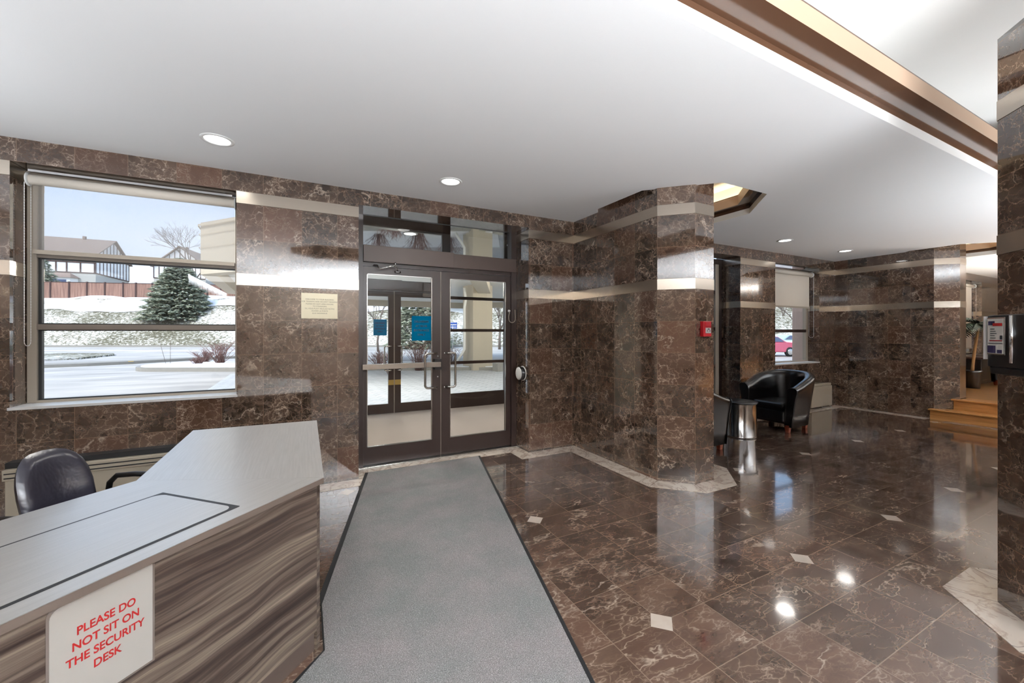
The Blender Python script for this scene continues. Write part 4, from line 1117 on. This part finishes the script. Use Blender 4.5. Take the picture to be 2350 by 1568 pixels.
for px, lean, lb in ((381, -.06, 'thin leaning driveway marker rod, left of two on the island'), (391, 0, 'thin upright driveway marker rod, right of two on the island')):
    p_ = street(px, 17.9, 0.0); tag(MB().tube([(0, 0, 0), (lean*5*RX, lean*5*RY, 1.1)], .008, 5).build('marker_rod', M['twig'], loc=p_), lb, 'marker')

# fence on the crest
M['fence'] = None
def mat_fence():
    N = NT('red_brown_fence'); p = N.obj(); f = N.noise(N.scalev(p, (9, 9, .4)), 1.0, 4)
    N.bsdf(base=N.ramp(f, [(.35, rgb(124, 94, 84)), (.55, rgb(148, 114, 100)), (.7, rgb(166, 134, 120))]), rough=.85); return N.m
M['fence'] = mat_fence(); M['fencepost'] = plain('dark_post', rgb(70, 50, 48), .8)
fc = thing('wooden_fence', 'long red-brown board fence along the top of the snowy bank', 'fence', (0, 0, 0))
f0, f1 = street(40, 54.3), street(330, 57.0)
posts = [street(px, 54.3+2.7*(px-40)/290) for px in (40, 78, 116, 159, 200, 241, 283, 312, 350, 392, 434, 476, 507, 541, 585)]
for i, p_ in enumerate(posts):
    v_ = 54.3+2.7*((40, 78, 116, 159, 200, 241, 283, 312, 350, 392, 434, 476, 507, 541, 585)[i]-40)/290; zb = zat(681+5*i/14, v_)
    MB().box(-.09, .09, -.09, .09, zb-.6, zb+2.12).build('fence_post', M['fencepost'], fc, loc=(p_.x, p_.y, 0), rotz=math.atan2(RY, RX))
m_ = MB(); cap = MB()
for p_, q_ in zip(posts, posts[1:]):
    d = (q_-p_).normalized(); n_ = Vector((d.y, -d.x, 0))*.03
    zb = zat(683, 56)
    zt_ = zb+2.0
    m_.add([p_-n_+Vector((0, 0, zb-.5)), q_-n_+Vector((0, 0, zb-.5)), q_-n_+Vector((0, 0, zt_)), p_-n_+Vector((0, 0, zt_)), p_+n_+Vector((0, 0, zb-.5)), q_+n_+Vector((0, 0, zb-.5)), q_+n_+Vector((0, 0, zt_)), p_+n_+Vector((0, 0, zt_))],
           [(0, 1, 2, 3), (7, 6, 5, 4), (3, 2, 6, 7), (0, 4, 5, 1), (0, 3, 7, 4), (1, 5, 6, 2)])
    n2 = n_*2
    cap.add([p_-n2+Vector((0, 0, zt_)), q_-n2+Vector((0, 0, zt_)), q_+n2+Vector((0, 0, zt_)), p_+n2+Vector((0, 0, zt_)), p_-n2+Vector((0, 0, zt_+.08)), q_-n2+Vector((0, 0, zt_+.08)), q_+n2+Vector((0, 0, zt_+.08)), p_+n2+Vector((0, 0, zt_+.08))],
            [(3, 2, 1, 0), (4, 5, 6, 7), (0, 1, 5, 4), (2, 3, 7, 6), (1, 2, 6, 5), (3, 0, 4, 7)])
m_.build('fence_boards', M['fence'], fc); cap.build('fence_cap', M['fencepost'], fc)

# half-timbered houses
M['hwhite'] = plain('white_render', rgb(240, 240, 240), .8, var=.02); M['timber'] = plain('dark_timber', rgb(84, 64, 60), .7); M['siding'] = plain('grey_siding', rgb(190, 188, 182), .7, var=.03)
M['shingle'] = plain('brown_shingle', rgb(140, 124, 116), .85, var=.15, nscale=3); M['wglass'] = plain('dark_window', rgb(84, 96, 128), .15); M['shutter'] = plain('maroon_shutter', rgb(110, 62, 60), .6)
def house(label, corner, df, base, W_, D_, zmid, zeave, zridge, vents=2):
    """corner = right front corner; local x runs left along the front, local y runs back"""
    t = thing('timbered_house', label, 'house', (corner.x, corner.y, base), math.atan2(df.y, df.x))
    # local: x 0..-W_ is the front going left, +y goes back
    MB().box(-W_, 0, 0, D_, -3, zmid).build('ground_floor_wall', M['siding'], t)
    b_ = MB(); b_.box(-W_, 0.02, -.02, D_+.02, zmid, zeave)
    b_.add([(.02, 0, zeave), (.02, D_, zeave), (.02, D_/2, zridge-.25), (-W_, 0, zeave), (-W_, D_, zeave), (-W_, D_/2, zridge-.25)], [(0, 1, 2), (5, 4, 3)])
    b_.build('upper_wall', M['hwhite'], t)
    tm = MB()
    for z in (zmid, zmid+(zeave-zmid)*.52, zeave-.1): tm.box(-W_, .03, -.09, -.02, z-.09, z+.09)
    for x in (-.12, -1.9, -3.6, -4.9, -6.3, -8.2, -10.6, -13): 
        if -x < W_: tm.box(x-.09, x+.09, -.09, -.02, zmid, zeave)
    tm.box(.02, .09, 0, D_, zmid-.09, zmid+.09); tm.box(.02, .09, 0, D_, zeave-.1, zeave+.08)
    k = 10
    for i in range(k+1):
        y = D_*i/k; zt_ = zeave+(zridge-.3-zeave)*(1-abs(2*i/k-1)); tm.box(.02, .09, y-.07, y+.07, zmid, zt_)
    tm.build('timber_framing', M['timber'], t)
    r_ = MB(); ov = .45
    def slope(y0, z0, y1, z1):
        r_.add([(-W_-ov, y0, z0), (ov, y0, z0), (ov, y1, z1), (-W_-ov, y1, z1), (-W_-ov, y0, z0+.18), (ov, y0, z0+.18), (ov, y1, z1+.18), (-W_-ov, y1, z1+.18)],
               [(0, 3, 2, 1), (4, 5, 6, 7), (0, 1, 5, 4), (1, 2, 6, 5), (2, 3, 7, 6), (3, 0, 4, 7)])
    sl = (zridge-zeave)/(D_/2)
    slope(-ov, zeave-ov*sl, D_/2, zridge); slope(D_+ov, zeave-ov*sl, D_/2, zridge)
    r_.build('roof', M['shingle'], t)
    for i in range(vents):
        x = -W_*(.25+.42*i); MB().cyl((x, D_/2-.2, zridge-.2), (x, D_/2-.2, zridge+.55), .28, .28, 10).build('roof_vent', M['shingle'], t)
    xw = -4.1
    wn_ = MB().box(xw-1.3, xw+1.3, -.14, -.02, zmid+(zeave-zmid)*.55, zeave-.25).build('window', M['hwhite'], t)
    MB().box(xw-1.0, xw-.1, -.17, -.14, zmid+(zeave-zmid)*.6, zeave-.4).build('pane', M['wglass'], wn_); MB().box(xw+.1, xw+1.0, -.17, -.14, zmid+(zeave-zmid)*.6, zeave-.4).build('pane', M['wglass'], wn_)
    for x in (xw-1.65, xw+1.65): MB().box(x-.3, x+.3, -.15, -.02, zmid+(zeave-zmid)*.52, zeave-.25).build('shutter', M['shutter'], t)
    bay = MB(); bay.prism([(xw-1.9, 0), (xw-1.3, -1.0), (xw+1.3, -1.0), (xw+1.9, 0)], -3, zmid-1.0); bo = bay.build('bay_window', M['hwhite'], t)
    MB().box(xw-.95, xw+.85, -1.04, -1.0, zmid-2.6, zmid-1.35).build('pane', M['wglass'], bo)
    br = MB(); A = [(xw-2.2, 0), (xw-1.5, -1.3), (xw+1.5, -1.3), (xw+2.2, 0)]
    br.add([(*p, zmid-1.0) for p in A]+[(xw-.9, 0, zmid-.1), (xw+.9, 0, zmid-.1)], [(0, 1, 4), (1, 2, 5, 4), (2, 3, 5), (3, 2, 1, 0)]); br.build('bay_roof', M['shingle'], t)
    MB().box(-9.6, -6.9, -.04, -.01, zmid-2.7, zmid-1.3).build('ground_window', M['wglass'], t)
    return t
cA = street(219.5, 69); df = Vector((.91*RX+.41*GX, .91*RY+.41*GY, 0))
bA = 8.0
house('white half-timbered house on the left beyond the fence', cA, df, bA, 15.5, 12.5, zat(627.5, 69)-bA, zat(583, 69)-bA, 10.1)
house('half-timbered house behind the spruce tree', street(353, 86), Vector((.25*RX-.97*GX, .25*RY-.97*GY, 0)), 8.5, 13, 9.5, 4.5, 7.2, 11.3, 1)

# spruce
M['needle'] = None
def mat_needle():
    N = NT('frosted_spruce_needles'); p = N.pos(); f = N.noise(p, 3.4, 4, .7); r_ = N.noise(p, .9, 2)
    col = N.ramp(f, [(.30, rgb(60, 72, 64)), (.47, rgb(104, 114, 96)), (.58, rgb(158, 160, 134)), (.68, rgb(222, 224, 218))]); N.bsdf(base=col, rough=.85); return N.m
M['needle'] = mat_needle()
def spruce(label, loc, H, R, n, seed, z0=.0):
    rg = random.Random(seed); t = thing('spruce_tree', label, 'tree', loc)
    MB().cyl((0, 0, -.3), (0, 0, H*.9), .16*H/6, .03, 8).build('trunk', M['twig'], t)
    m_ = MB()
    for i in range(n):
        s_ = 1-(1-rg.random())**.62; s_ = min(.985, s_); z = H*(z0+(1-z0)*s_)
        rr_ = R*(1-s_)**.72*(.9+.1*math.sin(z*9)); a_ = rg.uniform(0, 2*PI); rad = rr_*rg.uniform(.55, 1.02)
        d = Vector((math.cos(a_), math.sin(a_), 0)); c_ = d*rad+Vector((0, 0, z-rad*.16))
        l_ = rg.uniform(.3, .62)*R/4; sd = Vector((-d.y, d.x, 0)); w_ = l_*.42
        tip = c_+d*l_+sd*rg.uniform(-.5, .5)*l_+Vector((0, 0, rg.uniform(-.35, .1)*l_))
        m_.add([c_-d*l_*.3, c_+sd*w_+Vector((0, 0, -.12*l_)), tip, c_-sd*w_+Vector((0, 0, -.12*l_)), c_+Vector((0, 0, .22*l_))], [(0, 1, 4), (1, 2, 4), (2, 3, 4), (3, 0, 4), (3, 2, 1, 0)])
    m_.build('foliage', M['needle'], t); return t
spruce('large round spruce tree on the snowy bank in front of the fence', street(411, 50.5, hill_z(-40, 50.5)-.2), 7.3, 4.15, 5200, 5)
spruce('dark spruce at the left edge of the window beside the house', street(84, 58, 7.0), 6.5, 3.0, 1500, 6)
spruce('green spruce seen through the lobby doors above the blue notice', street(965, 40, -.1), 8.6, 3.6, 2500, 8)
spruce('dark conifer beyond the canopy column in the right door glass', street(1048, 52, 5), 4.6, 2.6, 1300, 9)

# bare trees
def bare_tree(label, loc, H, seed, depth=6, r0=.16, name='bare_tree'):
    rg = random.Random(seed); t = thing(name, label, 'tree', loc)
    tr_, br_ = MB(), MB()
    def grow(p, d, l, r, k):
        q = p+d*l*.5+Vector((rg.uniform(-1, 1), rg.uniform(-1, 1), 0))*l*.06; e_ = p+d*l
        (tr_ if k == depth else br_).tube([p, q, e_], [r, r*.85, r*.7], 5 if k > 3 else 3)
        if k <= 0: return
        for _ in range(3 if k > 1 else 2):
            ax = Vector((rg.uniform(-1, 1), rg.uniform(-1, 1), rg.uniform(-.3, .5))).normalized(); nd = (d+ax*rg.uniform(.4, .75)).normalized()
            grow(e_, nd, l*rg.uniform(.62, .84), r*.6, k-1)
    grow(Vector((0, 0, 0)), Vector((.03, 0, 1)), H*.27, r0, depth)
    tr_.build('trunk', M['twig'], t); br_.build('branches', M['twig'], t); return t
bare_tree('tall bare tree behind the houses near the canopy corner', street(447, 75, 7.0), 15.5, 11, 6, .2)
bare_tree('bare tree with spreading branches right of the canopy column', street(1146, 36, -.1), 6.4, 12, 6, .14)
bare_tree('bare tree outside the left outer door', street(868, 32, -.1), 6.0, 14, 5, .1)
bare_tree('low bare tree seen through the small lounge window', street(1795, 50, 1), 7.5, 15, 6, .1)
bare_tree('bare tree at the right of the small lounge window view', street(1822, 44, 1), 6.0, 16, 6, .1)

# porte-cochere canopy
cp = thing('entrance_canopy', 'large cream entrance canopy over the drive outside', 'canopy', (0, 0, 0))
K = [(2.6, 7.6), (-2.5, 13.73), (-2.75, 20.0), (2.0, 25.5), (10, 25.5), (14.5, 20), (14.5, 13), (9.6, 7.6)]
KI = inset_poly(K, .35)
n = len(K)
Ks = K if sum(K[i][0]*K[(i+1) % n][1]-K[(i+1) % n][0]*K[i][1] for i in range(n)) > 0 else K[::-1]
m_ = MB(); ring(m_, Ks, 3.0, Ks, 4.41); ring(m_, KI, 3.35, KI, 3.0); ring(m_, KI, 3.0, Ks, 3.0); m_.add([(*p, 4.41) for p in Ks], [tuple(range(n))]); m_.build('fascia', M['stucco'], cp)
m_ = MB(); m_.add([(*p, 3.35) for p in KI], [tuple(range(n-1, -1, -1))]); m_.build('soffit', M['soffit'], cp)
m_ = MB(); K1 = inset_poly(K, -.04)
for z in (3.72, 4.08): ring(m_, K1, z, K1, z+.02)
ring(m_, inset_poly(K, -.06), 4.30, inset_poly(K, -.06), 4.36); m_.build('panel_seam', M['stucco'], cp)
MB().box(-.45, .45, -.45, .45, -.2, 3.36).build('column', M['stucco'], cp, loc=(6.45, 15.7, 0), rotz=.1)
MB().box(-.4, .4, -.4, .4, -.2, 3.36).build('column', M['stucco'], cp, loc=(12.5, 18.5, 0))
ds = MB(); q0 = street(1066, 16.2, 0)
ds.tube([q0+Vector((0, 0, 3.2)), q0+Vector((.05, 0, 2.7)), q0+Vector((0, 0, 2.4)), q0+Vector((0, 0, .75)), q0+Vector((-.3, .2, .15))], .055, 8); ds.build('downspout', M['soffit'], cp)
m_ = MB()
b0, b1 = Vector((6.45, 15.7, 3.05)), Vector((9.6, 8.2, 3.05)); 
m_.slab((6.3, 15.3), (2.9, 8.3), 3.0, 3.36, .5); m_.build('cross_beam', M['stucco'], cp)
m_ = MB()
for i in range(90):
    s_ = i/89; x = -2.78; y = 13.8+6.1*s_; l_ = .14+.16*abs(math.sin(i*1.7)); m_.add([(x-.012, y, 3.0), (x+.012, y, 3.0), (x, y+.03, 3.0), (x, y+.01, 3.0-l_)], [(0, 1, 3), (1, 2, 3), (2, 0, 3), (0, 2, 1)])
m_.build('icicle_light_string', M['hwhite'], cp)
# bollard lights under the canopy edge
for i in range(5):
    m_ = MB(); m_.lathe([(0, 0), (.06, 0), (.05, -.1), (0, -.12)], n=12); m_.build('canopy_spotlight', M['black'], cp, loc=(5.9-.42*i, 12.6-.95*i, 3.34))

light('canopy_fill', 'POINT', (2.2, 11.5, 2.9), 260, (1, .96, .88), shadow_soft_size=.15)  # point fills added to brighten soffit and pavers, apart from the spotlights
light('canopy_fill', 'POINT', (7.5, 11.5, 2.9), 260, (1, .96, .88), shadow_soft_size=.15)
# street sign
t = thing('street_sign', 'small blue and white street sign on a post beyond the drive', 'sign', street(1039, 30, -.15))
MB().cyl((0, 0, 0), (0, 0, 2.2), .03, n=8).build('post', M['steel'], t)
MB().box(-.32, .32, -.02, .02, 1.85, 2.3).build('sign_board', plain('sign_blue', rgb(40, 84, 170), .4), t, rotz=YAW-PI/2)
q = MB(); q.box(-.28, .28, -.026, -.021, 1.93, 1.98); q.box(-.28, .28, -.026, -.021, 2.1, 2.16); q.build('sign_stripe', M['hwhite'], t, rotz=YAW-PI/2)
# concrete bench block outside
tag(MB().box(-.9, .9, -.2, .2, 0, .35).build('concrete_block', M['concrete'], loc=street(1180, 16.5, -.15), rotz=.1), 'low concrete block beside the canopy column', 'block')

# cars
def car(label, loc, rz, paint):
    t = thing('parked_car', label, 'car', loc, rz, 'parked cars')
    prof = [(-2.25, .35), (-2.3, .62), (-2.2, .86), (-1.2, .95), (-.6, 1.30), (.45, 1.36), (1.1, .95), (2.05, .80), (2.25, .6), (2.22, .32), (-2.0, .28)]
    w_ = .84; n_ = len(prof); m_ = MB()
    vs = []
    for y, ins_ in ((-w_, 0), (-w_*.7, 1), (w_*.7, 1), (w_, 0)):
        for x, z in prof: vs.append((x, y if (z < .9) else y*.9, z))
    fs = []
    for j in range(3):
        for i in range(n_): k = (i+1) % n_; fs.append((j*n_+i, j*n_+k, (j+1)*n_+k, (j+1)*n_+i))
    fs += [tuple(range(n_-1, -1, -1)), tuple(3*n_+i for i in range(n_))]
    m_.add(vs, fs); m_.build('body', paint, t, bevel=.05)
    g_ = MB()
    for s_ in (-1, 1):
        y = s_*.775; g_.add([(-1.02, y, .97), (-.58, y*.985, 1.26), (-.2, y*.985, 1.3), (-.2, y, .97)], [(0, 1, 2, 3)]); g_.add([(-.1, y, .97), (-.1, y*.985, 1.3), (.3, y*.985, 1.3), (.9, y, .97)], [(0, 1, 2, 3)])
    g_.build('side_window', M['wglass'], t)
    MB().box(-.6, .45, -.62, .62, 1.34, 1.40).build('roof_snow', M['snow'], t); MB().box(-2.15, -1.25, -.7, .7, .91, .99).build('boot_snow', M['snow'], t)
    for x in (-1.38, 1.38):
        for y in (-.78, .78):
            wh = MB().lathe([(0, -.1), (.2, -.1), (.3, -.09), (.31, 0), (.3, .09), (0, .1)], (x, y, .31), 24, 'y').build('wheel', M['rubber'], t)
            MB().lathe([(0, -.115), (.08, -.115), (.19, -.105), (.2, -.09)] if y < 0 else [(0, .115), (.08, .115), (.19, .105), (.2, .09)], (x, y, .31), 16, 'y').build('hub_cap', M['steel'], wh)
    MB().box(-2.32, -2.25, -.8, .8, .66, .82).build('tail_lamp', M['red'], t)
    MB().box(-2.36, -2.2, -.82, .82, .36, .52).build('bumper', paint, t, bevel=.02)
    return t
M['carred'] = plain('faded_red_paint', rgb(182, 84, 104), .3, spec=.6); M['cargrey'] = plain('pale_teal_paint', rgb(176, 206, 204), .3)
c1 = car('red sedan parked outside, its tail filling the small lounge window', street(1747, 27, -.16), 0, M['carred'])
rr_dir = math.atan2(-RY, -RX); c1.rotation_euler.z = rr_dir+.12
c2 = car('snow-covered pale car parked behind the red sedan', street(1800, 36, -.16), 0, M['cargrey']); c2.rotation_euler.z = rr_dir+.3
# brick pier outside beside the lounge window
MB().box(9.32, 9.62, 4.62, 5.0, -.2, 3.4).build('wall_brick_pier', M['brick'], kind='structure')
